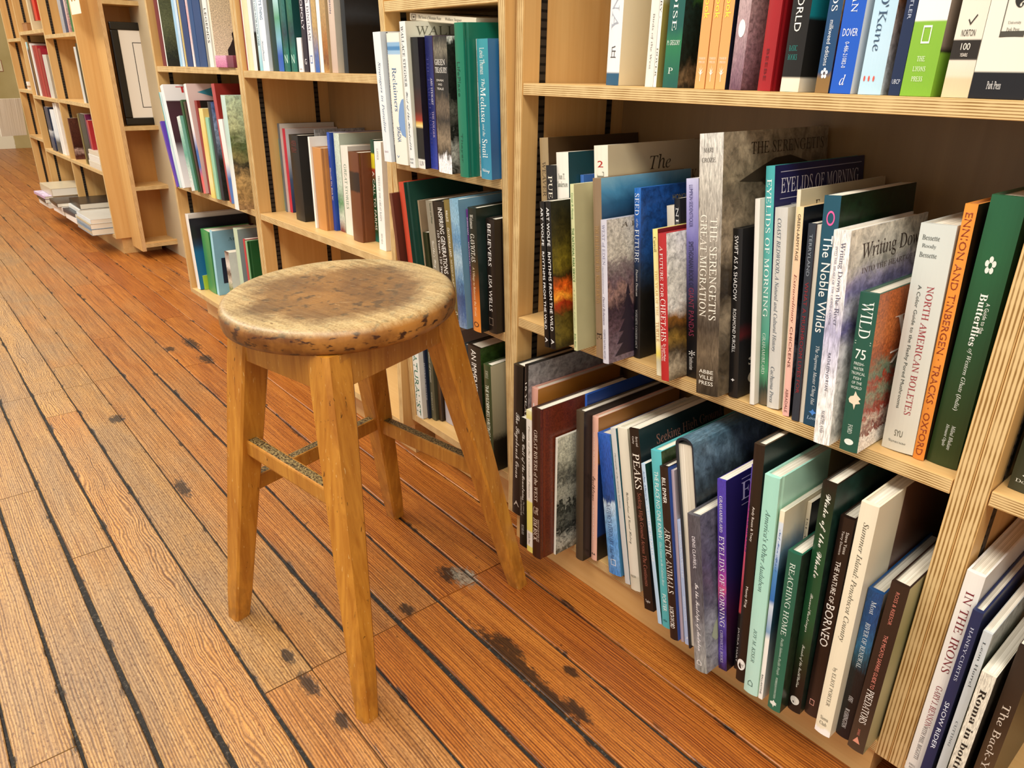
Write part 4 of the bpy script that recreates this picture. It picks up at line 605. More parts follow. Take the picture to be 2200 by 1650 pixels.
('Bt',-0.2548,-0.0374,0.726,0.0196,0.2535,0.1977,-0.0082,'hb','e6eae8','dcdccb',[('WALLACE STEGNER',0.03,0.43,0.3,0.7,'2a3a4a','s'),('West of the Hundredth',0.46,0.87,0.3,0.7,'2a3a4a','c'),('RANDOM',0.93,0.945,0.2,0.8,'2a3a4a','hn'),('HOUSE',0.955,0.97,0.2,0.75,'2a3a4a','hn')],[('WALLACE S',0.03,0.09,0.08,1,'6a6a5a','s')],[],'tall white spine with dark thin capitals on its cover, narrow cabinet'),
('Bt',-0.2346,-0.0308,0.726,0.0236,0.2275,0.1592,0.0026,'pb','B:121214@0,1c1418@.35,4a1c14@.55,a02c14@.62,e0b45c@.64,f4d890@.66,1a1614@.68,121212@.92,f0eee8@.93,eceae4@1','1a1418',[('LIV',0.94,0.975,0.25,0.9,'4a3a44','hs')],[],[],'black spine with a red and yellow sunset band, narrow cabinet'),
('Bt',-0.2104,-0.0179,0.726,0.0235,0.2293,0.1605,0.0145,'pb','A:24285c@0,2a3074@.3,1c2468@.6,30409c@.85,3a48ac@1;.2;14','5a3a5c',[('AMY STEWART',0.3,0.5,0.55,0.8,'e8e4f0','s'),('THE FOLGER',0.55,0.75,0.55,0.8,'c8b4d4','s'),('THE EARTH MOVED',0.15,0.8,0.15,0.45,'4a4c8c','s')],[],[],'dark blue patterned spine with purple edge, narrow cabinet'),
('Bt',-0.1637,-0.0315,0.726,0.0418,0.2275,0.1775,0.0105,'hb','A:2a2824@0,7a7464@.1,1c1a18@.2,26241f@.4,6a5c4c@.5,2c2824@.6,8a7a64@.75,3a342c@.85,f0f0f4@.89,f4f4f6@1;.15;9','A:f0f0ea@0,2c2a26@.05,1c1a18@.4,6a665c@.5,1c1a18@.7,c8c4ba@.85,2a2824@1;.25;11',[('GREEN',0.16,0.2,0.1,0.85,'f4f2ec','hs'),('TREASURY',0.215,0.255,0.1,0.95,'f4f2ec','hs'),('EWAN',0.3,0.315,0.2,0.7,'e8e4dc','hn'),('WO',0.33,0.345,0.3,0.6,'e8e4dc','hn'),('TEALE',0.36,0.375,0.2,0.7,'e8e4dc','hn')],[],[],'thick black and white woodland spine, middle of the narrow cabinet top shelf'),
('Bt',-0.1056,0.02,0.726,0.011,0.247,0.18,0,'hb','a82430','A:3a2420@0,5c3028@.3,2c1c1a@1;.3;16',[],[],[],'red spine showing above the blue jellyfish book, narrow cabinet'),
('Bt',-0.0939,-0.0331,0.726,0.0242,0.2466,0.1924,0.0013,'cl','A:16785c@0,14745a@1;.04;18','15705a',[('LifePlace',0.24,0.46,0.25,0.6,'0c4a3a','n'),('Thayer',0.7,0.9,0.3,0.6,'0c5040','n')],[],[],'emerald green cloth hardback in the narrow cabinet'),
('Bt',-0.0691,-0.0082,0.726,0.006,0.2219,0.1553,0.0036,'pb','e8e4dc','e0dcd4',[('DANIEL CHAMOVITZ',0.08,0.3,0.25,0.75,'6a645c','n'),('what a plant knows',0.4,0.62,0.25,0.75,'b04a5a','n'),('SCIENTIFIC AMERICAN',0.75,0.95,0.25,0.75,'4a4a44','n')],[],[],'thin white spine between the emerald cloth and blue jellyfish books'),
('Bt',-0.0498,-0.0193,0.726,0.0293,0.2216,0.1728,-0.0086,'hb','A:3a98a4@0,2f8ca0@.3,2a80a0@.7,3a8cac@1;.05;5','A:2a6a9c@0,24609c@.5,1f5488@.8,2a6494@1;.05;4',[('Lewis Thomas',0.06,0.24,0.3,0.75,'e8f4f4','s'),('The',0.27,0.33,0.4,0.7,'e8f4f4','i'),('Medusa',0.33,0.58,0.25,0.75,'f0f8f8','s'),('and the',0.59,0.68,0.35,0.6,'dcecec','i'),('Snail',0.7,0.84,0.25,0.75,'f0f8f8','s'),('Viking',0.92,0.955,0.15,0.85,'e8f0f0','hc')],[('jelly',0.05,0.36,0.2,0.75,'d8ccb0'),('oval',0.75,0.98,0.35,0.9,'d8c890')],[],'blue jacket with pale jellyfish and snail, right end of narrow cabinet top shelf'),
('Bm',-0.3033,-0.05,0.44,0.0106,0.2301,0.1795,-0.0838,'hb','A:6a3c2a@0,6a3826@1;.05;6','A:5a2c20@0,54281c@.5,4a2218@1;.05;6',[('The Modern Mind Reader',0.62,0.98,0.3,0.65,'e8d8cc','i')],[('military',0.05,0.1,0.3,0.9,'2a140e','c'),('temple',0.15,0.2,0.1,0.6,'2a140e','c'),('use in',0.27,0.32,0.15,0.5,'2a140e','c'),('In',0.34,0.39,0.3,0.6,'2a140e','c'),('dispel',0.45,0.5,0.2,0.6,'2a140e','c')],[],'brown album with handwritten script cover, leaning left in narrow cabinet'),
('Bm',-0.2868,-0.035,0.44,0.0192,0.252,0.1966,-0.0838,'cl','c0442c','1c4438',[],[],[],'red and dark green book top showing behind the brown script album'),
('Bm',-0.2635,-0.01,0.44,0.005,0.2159,0.1511,-0.0838,'pb','b09a7c','A:9a8468@0,8c7458@.5,14110f@.7,14110f@1;.08;6',[],[],[],'thin tan book with portrait-like cover, right of the brown script album'),
('Bm',-0.2524,-0.012,0.44,0.015,0.1537,0.1076,-0.0838,'pb','2c3018','2c3018',[],[],[],'short olive-black spine beside the grey one, just above the stool seat'),
('Bm',-0.2163,-0.02,0.44,0.0236,0.2236,0.1566,-0.0838,'pb','8a8474','7a7464',[('Summer and Winter',0.02,0.2,0.55,0.8,'3a4a34','n'),('Goethe’s Way',0.35,0.6,0.25,0.7,'e8e4d8','c')],[],[],'grey spine with white script, left of the black generations spine'),
('Bm',-0.1884,-0.022,0.44,0.0374,0.2265,0.1766,-0.0838,'hb','15120f','15120f',[('INSPIRING GENERATIONS',0.05,0.62,0.5,0.85,'f4f0ea','n'),('150 Years, 150 Stories',0.25,0.7,0.15,0.4,'e4e0da','b')],[],[],'black spine with heavy white capitals beside the olive-gold one'),
('Bm',-0.1469,-0.0239,0.44,0.0187,0.2341,0.1826,-0.0838,'hb','A:7a6a38@0,746434@.7,5a4c28@1;.04;4','6a5a30',[('WALLACE',0.08,0.17,0.3,0.7,'f0e8d4','n'),('CHUCKWALLA LAND',0.22,0.46,0.3,0.7,'f0e8d4','n'),('THE RIDDLE OF CALIFORNIA',0.48,0.75,0.35,0.65,'e0d4b4','n'),('G',0.93,0.955,0.25,0.7,'f0e8d4','hn')],[],[],'olive gold spine left of the blue patterned one, narrow cabinet middle shelf'),
('Bm',-0.1058,-0.044,0.44,0.0271,0.2449,0.1911,-0.049,'hb','A:7aa8c4@0,8cb4cc@.15,4a80ac@.3,a8c4d4@.45,5a88b0@.6,2c4878@.75,4a6a9c@.9,7a94b4@1;.3;14','6a94ac',[],[],[],'blue and white patterned spine, narrow cabinet middle shelf'),
('Bm',-0.0781,-0.0299,0.44,0.0061,0.2282,0.1598,-0.0373,'pb','A:6a2c84@0,702c80@.4,9a3468@.7,a83c5c@1;.05;4','7a2c70',[('WEISMAN',0.06,0.2,0.25,0.75,'f0e4f4','n'),('GAVIOTAS',0.26,0.46,0.25,0.75,'f0e4f4','n'),('A Village to Reinvent the World',0.48,0.88,0.3,0.7,'f0d4e0','i')],[],[],'slim purple to magenta spine, left of the dark one glowing orange'),
('Bm',-0.0715,-0.0343,0.44,0.0244,0.2346,0.183,-0.0153,'hb','A:14201a@0,1c2018@.35,4a3418@.5,a0541c@.65,d87a2c@.8,e08c3a@1;.05;4','A:16241e@0,20302c@.3,141a18@1;.08;4',[('Weisman',0.05,0.16,0.3,0.7,'e4e0d4','s'),('GAVIOTAS',0.2,0.42,0.25,0.75,'f0ece0','s'),('A Village to Reinvent the World',0.46,0.87,0.3,0.65,'f4dcb4','s'),('ring',0.915,0.96,0.2,0.8,'5a2c14')],[],[],'black spine glowing orange at foot, narrow cabinet middle shelf'),
('Bm',-0.0465,-0.0168,0.44,0.0247,0.2166,0.1689,0.0058,'hb','1f1815','1d1714',[('BELIEVERS',0.04,0.4,0.25,0.65,'f0ece8','n'),('LISA WELLS',0.48,0.8,0.25,0.65,'f0ece8','n'),('sqr',0.86,0.93,0.2,0.7,'7a6a5c')],[('B',0.08,0.16,0.3,0.75,'f0ece8','n'),('MA',0.2,0.24,0.3,0.85,'d8d0c8','n'),('L',0.88,0.94,0.3,0.7,'f0ece8','n')],[],'dark brown-black hardback with spaced white capitals, beside the cabinet right upright'),
('Bl',-0.368,0.0013,0.1285,0.0281,0.25,0.195,-0.0041,'hb','dfe4dc','e4e4dc',[('Edward O.',0.02,0.12,0.5,0.8,'3a6a5c','s'),('Wilson',0.12,0.2,0.2,0.5,'3a6a5c','s'),('NATURALIST',0.25,0.97,0.2,0.78,'1c6a58','n')],[],[],'white spine with large green capitals low behind the stool'),
('Bl',-0.3385,0.0133,0.1285,0.0065,0.24,0.168,-0.0078,'pb','16233c','1a2840',[('HAWKS IN WINTER',0.4,0.8,0.25,0.75,'d8e0ec','s')],[],[],'narrow navy spine low behind the stool, right of the white green-lettered one'),
('Bl',-0.3314,0.02,0.1285,0.0191,0.245,0.18,-0.0003,'hb','A:4c4c3c@0,54543f@1;.05;5','4a4a38',[('In Pursuit of Giants',0.2,0.6,0.3,0.7,'e4e0d0','i'),('WERGANT',0.7,0.9,0.35,0.65,'b8b4a0','s')],[],[],'olive grey spine low behind the stool stretcher'),
('Bl',-0.3117,0.028,0.1285,0.012,0.235,0.1645,0.0156,'pb','A:4a3826@0,5c442c@.5,3a2a1c@1;.2;12','3a2a1c',[],[],[],'mottled brown spine low behind the stool stretcher'),
('Bl',-0.294,0.0356,0.1285,0.0337,0.23,0.161,-0.0056,'pb','A:a4a0a8@0,b4b0b8@1;.05;5','b4b0b4',[],[],[],'lavender-grey spine low behind the stool leg'),
('Bl',-0.1529,-0.005,0.1285,0.0213,0.25,0.195,-0.0127,'hb','26343c','2a3038',[],[],[],'dark slate book with pale page top behind the speckled black one'),
('Bl',-0.1212,-0.012,0.1285,0.0415,0.2618,0.2042,-0.0127,'hb','A:1c1814@0,1a1612@1;.1;30','A:3c5a24@0,2c4420@.2,141810@1;.1;5',[('AN IMMENSE WORLD',0.03,0.62,0.3,0.7,'f4f2ec','n')],[('Humming',0.06,0.09,0.5,0.9,'e8e8e0','i')],[],'speckled black spine with bold white capitals, low behind the stool leg'),
('Bl',-0.0594,-0.02,0.1285,0.0221,0.24,0.1872,-0.0127,'hb','A:3c4a2c@0,34422a@1;.04;4','A:b4b094@0,a8a488@.3,8c8870@.62,1a1814@.7,16140f@1;.05;60',[('SUBTLE',0.05,0.12,0.3,0.7,'c8ccb4','s'),('THE WILDERNESS WRITINGS OF HOWARD',0.18,0.9,0.25,0.7,'e8ecd8','n')],[],[],'dark green spine with pale ridged cover, lowest right in the narrow cabinet'),
('A2t',-2.122,0.012,0.888,0.0062,0.24,0.168,0,'pb','8c2434','8c2434',[],[],[],'very thin crimson spine on the upper left shelf'),
('A2t',-2.1153,0.012,0.888,0.0066,0.24,0.168,0,'pb','f0ece6','f0ece6',[],[],[],'white spine first on upper left shelf by the divider'),
('A2t',-2.1081,0.012,0.888,0.0334,0.24,0.1872,0,'hb','d8dab0','d0d0a8',[],[],[],'pale yellow-green spine on the upper left shelf'),
('A2t',-2.0741,0.012,0.888,0.0228,0.24,0.168,0,'pb','e8e4e4','B:b0b4bc@0,b0b4bc@.6,2c2820@.62,5a5040@.8,38301f@1',[],[],[],'white spine beside the dark foliage cover, upper left shelf'),
('A2t',-2.0353,0.012,0.888,0.0174,0.24,0.168,0,'pb','B:e8f4f8@0,dceef4@.6,8cc8d8@1','7ab8cc',[('IN COLD WATER IN DEEP WATER',0.3,0.75,0.25,0.75,'2a5a6c','n')],[],[],'pale aqua spine with tiny black letters, upper left shelf'),
('A2t',-2.0156,0.012,0.888,0.0397,0.24,0.1872,0,'hb','A:e8f0f8@0,dce8f4@1;.04;4','dce8f4',[('PLANET’S THING',0.2,0.5,0.45,0.8,'3a6a8c','n'),('Nordhaus',0.7,0.9,0.3,0.55,'5a6a7a','i')],[],[],'white-blue spine headed planet, upper left shelf'),
('A2t',-1.9537,0.012,0.888,0.0347,0.24,0.1872,0,'hb','B:0f2c26@0,123430@1','123430',[],[],[],'dark bottle green spine on the upper left shelf'),
('A2t',-1.9179,0.012,0.888,0.0307,0.24,0.1872,0,'hb','B:cce4ec@0,b4dce4@.3,5a9c7a@.5,7ab0c8@.7,2c58b4@.85,3060b8@1','1c5a4c',[],[],[],'pale blue spine ending in cobalt foot, upper left shelf'),
('A2t',-1.882,0.012,0.888,0.0299,0.24,0.1872,0,'hb','A:2a7a6c@0,24605c@.5,1a3a44@.65,1c7060@.85,1c6458@1;.12;6','1c4a48',[('N',0.84,0.92,0.25,0.75,'c8ece0','hn')],[],[],'left one of the two teal-green picture spines, upper left shelf'),
('A2t',-1.844,0.012,0.888,0.03,0.24,0.1872,0,'hb','A:2a8470@0,22604c@.5,1c3c44@.65,1c7464@.85,1c685c@1;.12;6','1c4a48',[('N',0.84,0.92,0.25,0.75,'c8ece0','hn')],[],[],'right one of the two teal-green picture spines, upper left shelf'),
('A2t',-1.8041,0.012,0.888,0.0233,0.075,0.08,0,'pb','f0eef0','e4e0e0',[('m',0.9,0.95,0.3,0.7,'6a4a4a','hn')],[],[],'short white spine before the black capital one, upper left shelf'),
('A2t',-1.775,0.012,0.888,0.0228,0.24,0.168,0,'pb','261c2c','2a2030',[('BLACKOPOLY',0.1,0.62,0.25,0.75,'e8e4ec','n'),('G',0.88,0.93,0.3,0.7,'e8e4ec','hn')],[],[],'dark plum spine with large white capitals, upper left shelf'),
('A2t',-1.7447,0.012,0.888,0.0223,0.24,0.168,0,'pb','e4e4ec','b8bcd0',[('EAVES DINGMAN',0.2,0.72,0.25,0.75,'5a5a64','s'),('sqr',0.85,0.92,0.25,0.75,'4a6ca8')],[],[],'white spine with thin grey capitals, upper left shelf'),
('A2t',-1.7169,0.012,0.888,0.0218,0.24,0.168,0,'pb','A:c8a870@0,bc9c64@.6,5a6aa0@.85,3060b0@1;.12;7','b89c6c',[],[],[],'tan spine fading to blue at foot, upper left shelf'),
('A2t',-1.6915,0.012,0.888,0.016,0.24,0.168,0,'pb','f4f2ee','e8e4dc',[],[],[],'thin white spine between two tan ones, upper left shelf'),
('A2t',-1.6737,0.012,0.888,0.0245,0.24,0.168,0,'pb','A:bc9c6c@0,b09060@.5,a86c2c@.75,7a4a24@.9,b88c4c@1;.2;10','b8a078',[],[],[],'golden brown patterned spine on the upper left shelf'),
('A2t',-1.6355,0.012,0.888,0.0271,0.24,0.1872,0,'hb','A:d4c0b4@0,d0bcac@.5,c4ac9c@1;.06;5','c8c0b0',[('OUR COMMON',0.2,0.5,0.35,0.6,'4a4a6c','n')],[],[],'beige-pink spine with slanted dark lettering, upper left shelf'),
('A2t',-1.5795,0.012,0.888,0.0186,0.24,0.168,0,'pb','B:16181a@0,1c2024@1','A:121418@0,1c2228@.4,2c343c@.5,101214@.6,101012@1;.08;3',[],[('ROSAMOND',0.86,0.9,0.45,0.95,'d8d8d8','s')],[],'big glossy black volume at right end of upper left shelf'),
('A2m',-2.122,0.0789,0.503,0.0101,0.2052,0.1436,0,'pb','B:3aa0a0@0,3a9a94@.3,1c5a3c@.5,3ab0b8@.9,3ab0b8@1','2a6a4c',[],[],[],'short aqua-green spine beside the crimson one, half empty shelf'),
('A2m',-2.1113,0.0754,0.503,0.0147,0.2473,0.1706,0,'hb','A:5a6068@0,686e74@1;.05;4','d8d6cc',[],[],[],'grey spine with pale top, leftmost on the half empty shelf'),
('A2m',-2.0961,0.0823,0.503,0.0183,0.2344,0.1637,0,'pb','c8203c','A:e0e0e4@0,d4d8e0@.3,5a6a8c@.6,26305c@1;.06;4',[],[],[],'crimson spine with white and blue cover, half empty shelf'),
('A2m',-1.9785,0.0469,0.503,0.0545,0.2281,0.1779,0,'hb','17130f','14110f',[('NEVADA',0.06,0.2,0.25,0.8,'7a2420','s')],[],[],'thick black hardback protruding forward on the half empty shelf'),
('A2m',-1.9234,0.095,0.503,0.005,0.2424,0.151,0,'hb','A:8a8c90@0,5a5c60@1;.3;8','A:9a9ca0@0,6a6c70@1;.3;8',[],[],[],'silver-grey book set back behind the tan cased one'),
('A2m',-1.8385,0.0344,0.503,0.0091,0.2322,0.1626,0,'pb','f2f0ea','eceae2',[],[],[],'slim white spine left of the tan one, half empty shelf'),
('A2m',-1.8288,0.0394,0.503,0.0476,0.2078,0.1621,0,'cl','A:c68a4c@0,c48848@1;.05;6','b87c40',[],[],[],'plain tan cloth spine left of the cobalt one, half empty shelf'),
('A2m',-1.7807,0.0589,0.503,0.0131,0.2461,0.1723,0,'pb','A:2450b8@0,2048ac@1;.03;4','2448a4',[('Should We Risk It?',0.35,0.68,0.3,0.75,'f4e0c0','b'),('DANIEL',0.08,0.24,0.35,0.65,'7a9ce0','n')],[],[],'cobalt blue spine with cream bold lettering, half empty shelf'),
('A2m',-1.767,0.095,0.503,0.005,0.2317,0.151,0,'hb','b8d0a0','a4c488',[],[],[],'light green cover standing behind the brown leather-like hardback'),
('A2m',-1.7615,0.0674,0.503,0.0278,0.2454,0.1718,0,'pb','A:cfdccc@0,c8d8c8@.5,6a9a6c@.7,d0d8c8@.85,7a2c2c@1;.1;7','c0ccbc',[],[],[],'pale green-white spine with sketched trees, half empty shelf'),
('A2m',-1.7197,0.0625,0.503,0.0353,0.2194,0.1536,0,'pb','e6e2d6','dcd8cc',[('GREAT STORIES',0.2,0.7,0.3,0.65,'6a8a7a','s')],[],[],'off-white spine left of the brown hardback, half empty shelf'),
('A2m',-1.6442,0.0415,0.503,0.046,0.2125,0.1658,0,'cl','A:6a3c20@0,6a3a1e@.2,2a1a12@.22,2a1a12@.42,6a3a1e@.44,6a3a1e@1;.03;4','6c3a1c',[],[],[],'brown leather-look hardback with dark label panel, half empty shelf'),
('A2m',-1.5976,0.0762,0.503,0.0157,0.2415,0.169,0,'pb','B:14402c@0,1c4a30@.12,e0d030@.14,e0d030@.26,b03c28@.28,1c4c30@.4,284c2c@.9,2a7a6c@1','1c4434',[('A CALL TO FARMS',0.3,0.88,0.2,0.8,'f4ecdc','n')],[],[],'dark green spine with yellow label and white capitals, half empty shelf'),
('A2m',-1.5172,0.0393,0.503,0.0297,0.245,0.1715,0,'pb','f0eeea','e8e4d8',[('TREES OF THE GREAT BASIN',0.3,0.72,0.35,0.6,'7a8a8c','s'),('LANNER',0.06,0.16,0.35,0.6,'7a8a8c','s'),('NEVADA',0.84,0.94,0.35,0.6,'7a8a8c','s')],[],[],'white spine at right end of the half empty shelf'),
('A1t',-2.8426,0.012,0.894,0.0365,0.26,0.182,0,'pb','6a1424','6a1424',[],[],[],'dark crimson spine first on far upper shelf'),
('A1t',-2.8022,0.012,0.894,0.0095,0.26,0.182,0,'pb','f0eee8','A:4a4c30@0,6a6c48@.5,26281c@.9,26241f@1;.35;26',[],[],[],'thin white spine with mossy speckled cover, far upper shelf'),
('A1t',-2.6671,0.012,0.894,0.021,0.26,0.182,0,'pb','9cc8e8','8cbce4',[],[],[],'sky blue thin spine on the far upper shelf'),
('A1t',-2.6444,0.012,0.894,0.0241,0.26,0.182,0,'pb','c4dcf0','2c58a4',[],[],[],'pale blue spine second of the light blues, far upper shelf'),
('A1t',-2.6151,0.012,0.894,0.0153,0.26,0.182,0,'pb','c8b478','b8a468',[],[],[],'thin gold spine on the far upper shelf'),
('A1t',-2.5965,0.012,0.894,0.0498,0.26,0.182,0,'pb','1c3c74','1a3468',[],[],[],'dark blue spine left of the red-flecked white one, far upper shelf'),
('A1t',-2.5402,0.012,0.894,0.0162,0.26,0.182,0,'pb','A:e8dce0@0,d8a4ac@.5,f0e8e8@1;.2;10','d8d0d4',[],[],[],'thin white spine flecked red on the far upper shelf'),
('A1t',-2.5191,0.012,0.894,0.0334,0.26,0.182,0,'pb','204a80','1f4478',[],[],[],'blue cloth spine, left of the widest blue one, far upper shelf'),
('A1t',-2.4826,0.012,0.894,0.0602,0.26,0.182,0,'pb','1c4278','1c3c70',[],[],[],'widest blue cloth spine on the far upper shelf'),
('A1t',-2.4163,0.012,0.894,0.0135,0.26,0.182,0,'pb','8a8a84','8a8a84',[],[],[],'thin grey spine right of the blue cloth ones, far upper shelf'),
('A1t',-2.3983,0.012,0.894,0.0325,0.26,0.182,0,'pb','e8e8e4','dcdcd4',[('LEGENDS',0.4,0.75,0.25,0.75,'3a3a3a','n')],[],[],'white spine with vertical black capitals, far upper shelf'),
('A1t',-2.3542,0.012,0.894,0.0116,0.26,0.182,0,'pb','e8e0cc','A:d4c8a4@0,dcd0b4@.5,e4dcc8@1;.12;20',[],[('heron',0.62,0.9,0.15,0.45,'2a2428'),('fan',0.4,0.93,0.4,0.98,'e06020')],[],'cream cover with dark bird and orange shape, behind the pink block'),
('A1m',-2.7597,0.03,0.506,0.012,0.3411,0.216,-0.3338,'hb','1c5c34','1c5c34',[],[],[],'green cover rising behind the white one with red capitals'),
('A1m',-2.7391,-0.0386,0.506,0.0144,0.2224,0.1556,-0.3338,'pb','5a34a8','6a44b4',[],[],[],'short purple spine at the far left end of the crowded far shelf'),
('A1m',-2.7241,-0.0339,0.506,0.0079,0.3122,0.2185,-0.2004,'pb','B:3a9ca4@0,4aa8ac@.5,e8ecec@.6,2a8c90@1','dcecec',[],[],[],'thin teal and white spine on the crowded far shelf'),
('A1m',-2.7143,0.006,0.506,0.005,0.2797,0.1958,-0.2044,'pb','c87878','c48484',[],[],[],'dusty pink top showing left of the green spine, crowded far shelf'),
('A1m',-2.7051,-0.0293,0.506,0.0296,0.334,0.2338,-0.2157,'pb','f0f0f2','B:eceaea@0,e8e6e6@.15,3a2028@.16,4a2a34@.3,3a2028@.55,c8c4c8@.7,e8e4e4@1',[],[('THE S',0.02,0.08,0.15,0.95,'c83034','n')],[],'white book with red capitals and dark picture cover, crowded far shelf'),
('A1m',-2.6304,-0.0229,0.506,0.0326,0.2382,0.1667,-0.1771,'pb','A:e4ece8@0,8cc0b0@.3,5aa894@.5,c8dcd4@.75,e8ece8@1;.15;8','7ab0a0',[],[],[],'short white and sea-green mottled spine, crowded far shelf'),
('A1m',-2.5972,-0.0138,0.506,0.0185,0.2898,0.2029,-0.1593,'pb','1c4c1c','26481f',[],[],[],'dark green spine leaning on the crowded far shelf'),
('A1m',-2.5781,-0.0127,0.506,0.0202,0.2855,0.1998,-0.1379,'pb','A:3a3418@0,4a1c1c@.4,2c2418@1;.1;6','3a2018',[],[],[],'dark olive-maroon spine left of the white and red striped one'),
('A1m',-2.5573,-0.0094,0.506,0.0233,0.3383,0.2554,-0.124,'hb','B:f0e8e8@0,f0e4e4@.4,3060a8@.6,4068a8@.75,e06060@.85,e87070@1','A:dcc4c0@0,d8bcb8@.5,c8a8a4@1;.03;4',[],[('pencil',0.03,0.12,0.1,0.98,'3a8ca4')],[],'white and red striped spine with pink cover showing a blue pencil'),
('A1m',-2.5334,0.0004,0.506,0.0223,0.2897,0.2028,-0.0595,'pb','8c2420','7a201c',[],[],[],'brick red spine behind the yellow one, crowded far shelf'),
('A1m',-2.5105,0.01,0.506,0.0054,0.2906,0.2034,-0.0595,'pb','1a1614','1a1614',[],[],[],'black top showing above the yellow spine, crowded far shelf'),
('A1m',-2.4671,-0.0162,0.506,0.0346,0.2704,0.1893,-0.015,'pb','A:f0d890@0,ecc870@.4,f0e0a4@.8,e8d46c@1;.06;5','e8c878',[],[],[],'soft yellow spine on the crowded far shelf'),
('A1m',-2.4317,-0.0123,0.506,0.0263,0.2456,0.1719,-0.0159,'pb','94ccb0','8cc4a8',[],[],[],'pale mint spine on the crowded far shelf'),
('A1m',-2.4017,-0.0084,0.506,0.0282,0.2916,0.2275,-0.028,'hb','1c2230','A:4a6ca0@0,8ca4c0@.3,26302c@.6,1c2420@1;.12;6',[],[],[],'navy-black spine with cloudy blue cover, crowded far shelf'),
('A1m',-2.3545,0.012,0.506,0.005,0.2946,0.2062,-0.0756,'pb','c8b09c','2c54a0',[],[],[],'small tan and blue book tucked between the brick cover and white spines'),
('A1m',-2.3489,-0.002,0.506,0.0256,0.3431,0.248,-0.0756,'hb','A:b04848@0,a84444@1;.05;5','8c2c24',[],[],[],'tall dusty red spine with brick cover, crowded far shelf'),
('A1m',-2.3163,-0.0079,0.506,0.032,0.2458,0.172,-0.0904,'pb','B:f0eeec@0,ece8e4@.5,3a6cb4@.7,3a70b8@1','e8e4e0',[],[],[],'white spine turning blue at its foot, crowded far shelf'),
('A1m',-2.2837,0.008,0.506,0.007,0.3117,0.2182,-0.0904,'pb','b0304c','a42c44',[],[],[],'raspberry red top peeking beside the painted landscape cover'),
('A1m',-2.2205,-0.0347,0.506,0.0324,0.3166,0.247,0,'hb','A:c4dcd4@0,b8d4cc@.4,e8e8e4@.7,f0ece8@1;.06;5','A:b4d0b8@0,c0cca0@.25,5a6c44@.4,8a8454@.5,3a3830@.6,c4a46c@.7,b0905c@.85,a4845c@1;.25;7',[],[],[],'painted landscape cover in pale green and ochre, right end of crowded far shelf'),
('A1l',-2.8629,0.0157,0.108,0.0347,0.2827,0.2205,-0.0533,'hb','eeece8','B:e4e2dc@0,d0cec8@.05,20222c@.06,26242c@.3,2a3c58@.4,1f6a9c@.5,2070a4@1',[],[],[],'large white edged folio with dark and blue cover, far lower shelf'),
('A1l',-2.8274,0.0301,0.108,0.0056,0.0548,0.08,-0.057,'pb','b4d048','a8c840',[],[],[],'small lime green book at foot of the far lower shelf'),
('A1l',-2.8213,0.09,0.108,0.005,0.2302,0.156,-0.0061,'hb','5a2420','5a2420',[],[],[],'dark red-brown top behind the light blue meadow cover'),
('A1l',-2.8158,0.0427,0.108,0.0779,0.233,0.1817,0.0215,'hb','A:4a9c58@0,3c8c4c@.5,4a9454@1;.04;4','3c8448',[],[],[],'grass green thick spine on the far lower shelf'),
('A1l',-2.7373,0.0454,0.108,0.022,0.2423,0.1696,0.0625,'pb','a4dcf0','8cc4dc',[],[('Meadow',0.12,0.17,0.3,0.95,'3a6a78','i'),('box',0.42,0.82,0.1,1,'1c2a40')],[],'light blue paperback with dark inset picture, far lower shelf'),
('A1l',-2.5973,0.045,0.108,0.0379,0.1901,0.133,0,'pb','A:6a4a3c@0,e8e4dc@.25,4a3a2c@.4,dcd4c4@.55,5a7a34@.7,c8c4a8@.85,4a2c24@1;.25;12','d4dcd8',[],[],[],'small leaning patterned book, far lower shelf beside light blue one'),
('A1l',-2.549,0.09,0.108,0.008,0.2616,0.156,0,'hb','c86a7a','4a3a5c',[],[],[],'purple-topped book behind the red and green ones, far lower shelf'),
('A1l',-2.4411,0.03,0.108,0.0348,0.2982,0.216,0,'hb','A:c0d4b8@0,b4ccb4@1;.05;5','A:8ca4a4@0,7c9494@1;.05;5',[],[],[],'pale sage hardback with grey-blue cover, far lower shelf'),
('A1l',-2.3663,0.03,0.108,0.0157,0.2748,0.1924,0,'pb','b82c3c','c04450',[],[],[],'thin red spine beside the gold-crested green cover'),
('A1l',-2.3484,0.03,0.108,0.0155,0.2721,0.2123,0,'cl','A:8cb48c@0,5a9464@1;.04;4','17592f',[],[('crest',0.08,0.9,0.35,0.8,'b49c44')],[],'dark green cloth cover with gold crest, right end of far lower shelf'),
('G1t',-4.4346,0.05,1.03,0.0653,0.25,0.175,0,'pb','A:b4b4b8@0,a0a0a8@1;.2;20','A:b4b4b8@0,a0a0a8@1;.2;20',[],[],[],'grey speckled spine on the distant end bay top shelf'),
('G1t',-4.3646,0.05,1.03,0.0467,0.25,0.175,0,'pb','26365c','26365c',[],[],[],'navy spine on the distant end bay top shelf'),
('G1t',-4.3087,0.05,1.03,0.0305,0.25,0.175,0,'pb','A:e8dcd8@0,c08c8c@1;.2;9','A:e8dcd8@0,c08c8c@1;.2;9',[],[],[],'thin white-red spine on the distant end bay top shelf'),
('G1t',-4.2391,0.05,1.03,0.0473,0.25,0.175,0,'pb','1c6a3c','1c6a3c',[],[],[],'green spine leaning by the distant end upright'),
('G2t',-5.186,0.05,1.06,0.0338,0.25,0.175,0,'pb','dccca8','dccca8',[],[],[],'slim cream spine left of the distant red books'),
('G2t',-5.0713,0.05,1.105,0.0368,0.22,0.154,0,'pb','7a2c24','7a2c24',[],[],[],'dark red spine left of the bright red one on the brown box'),
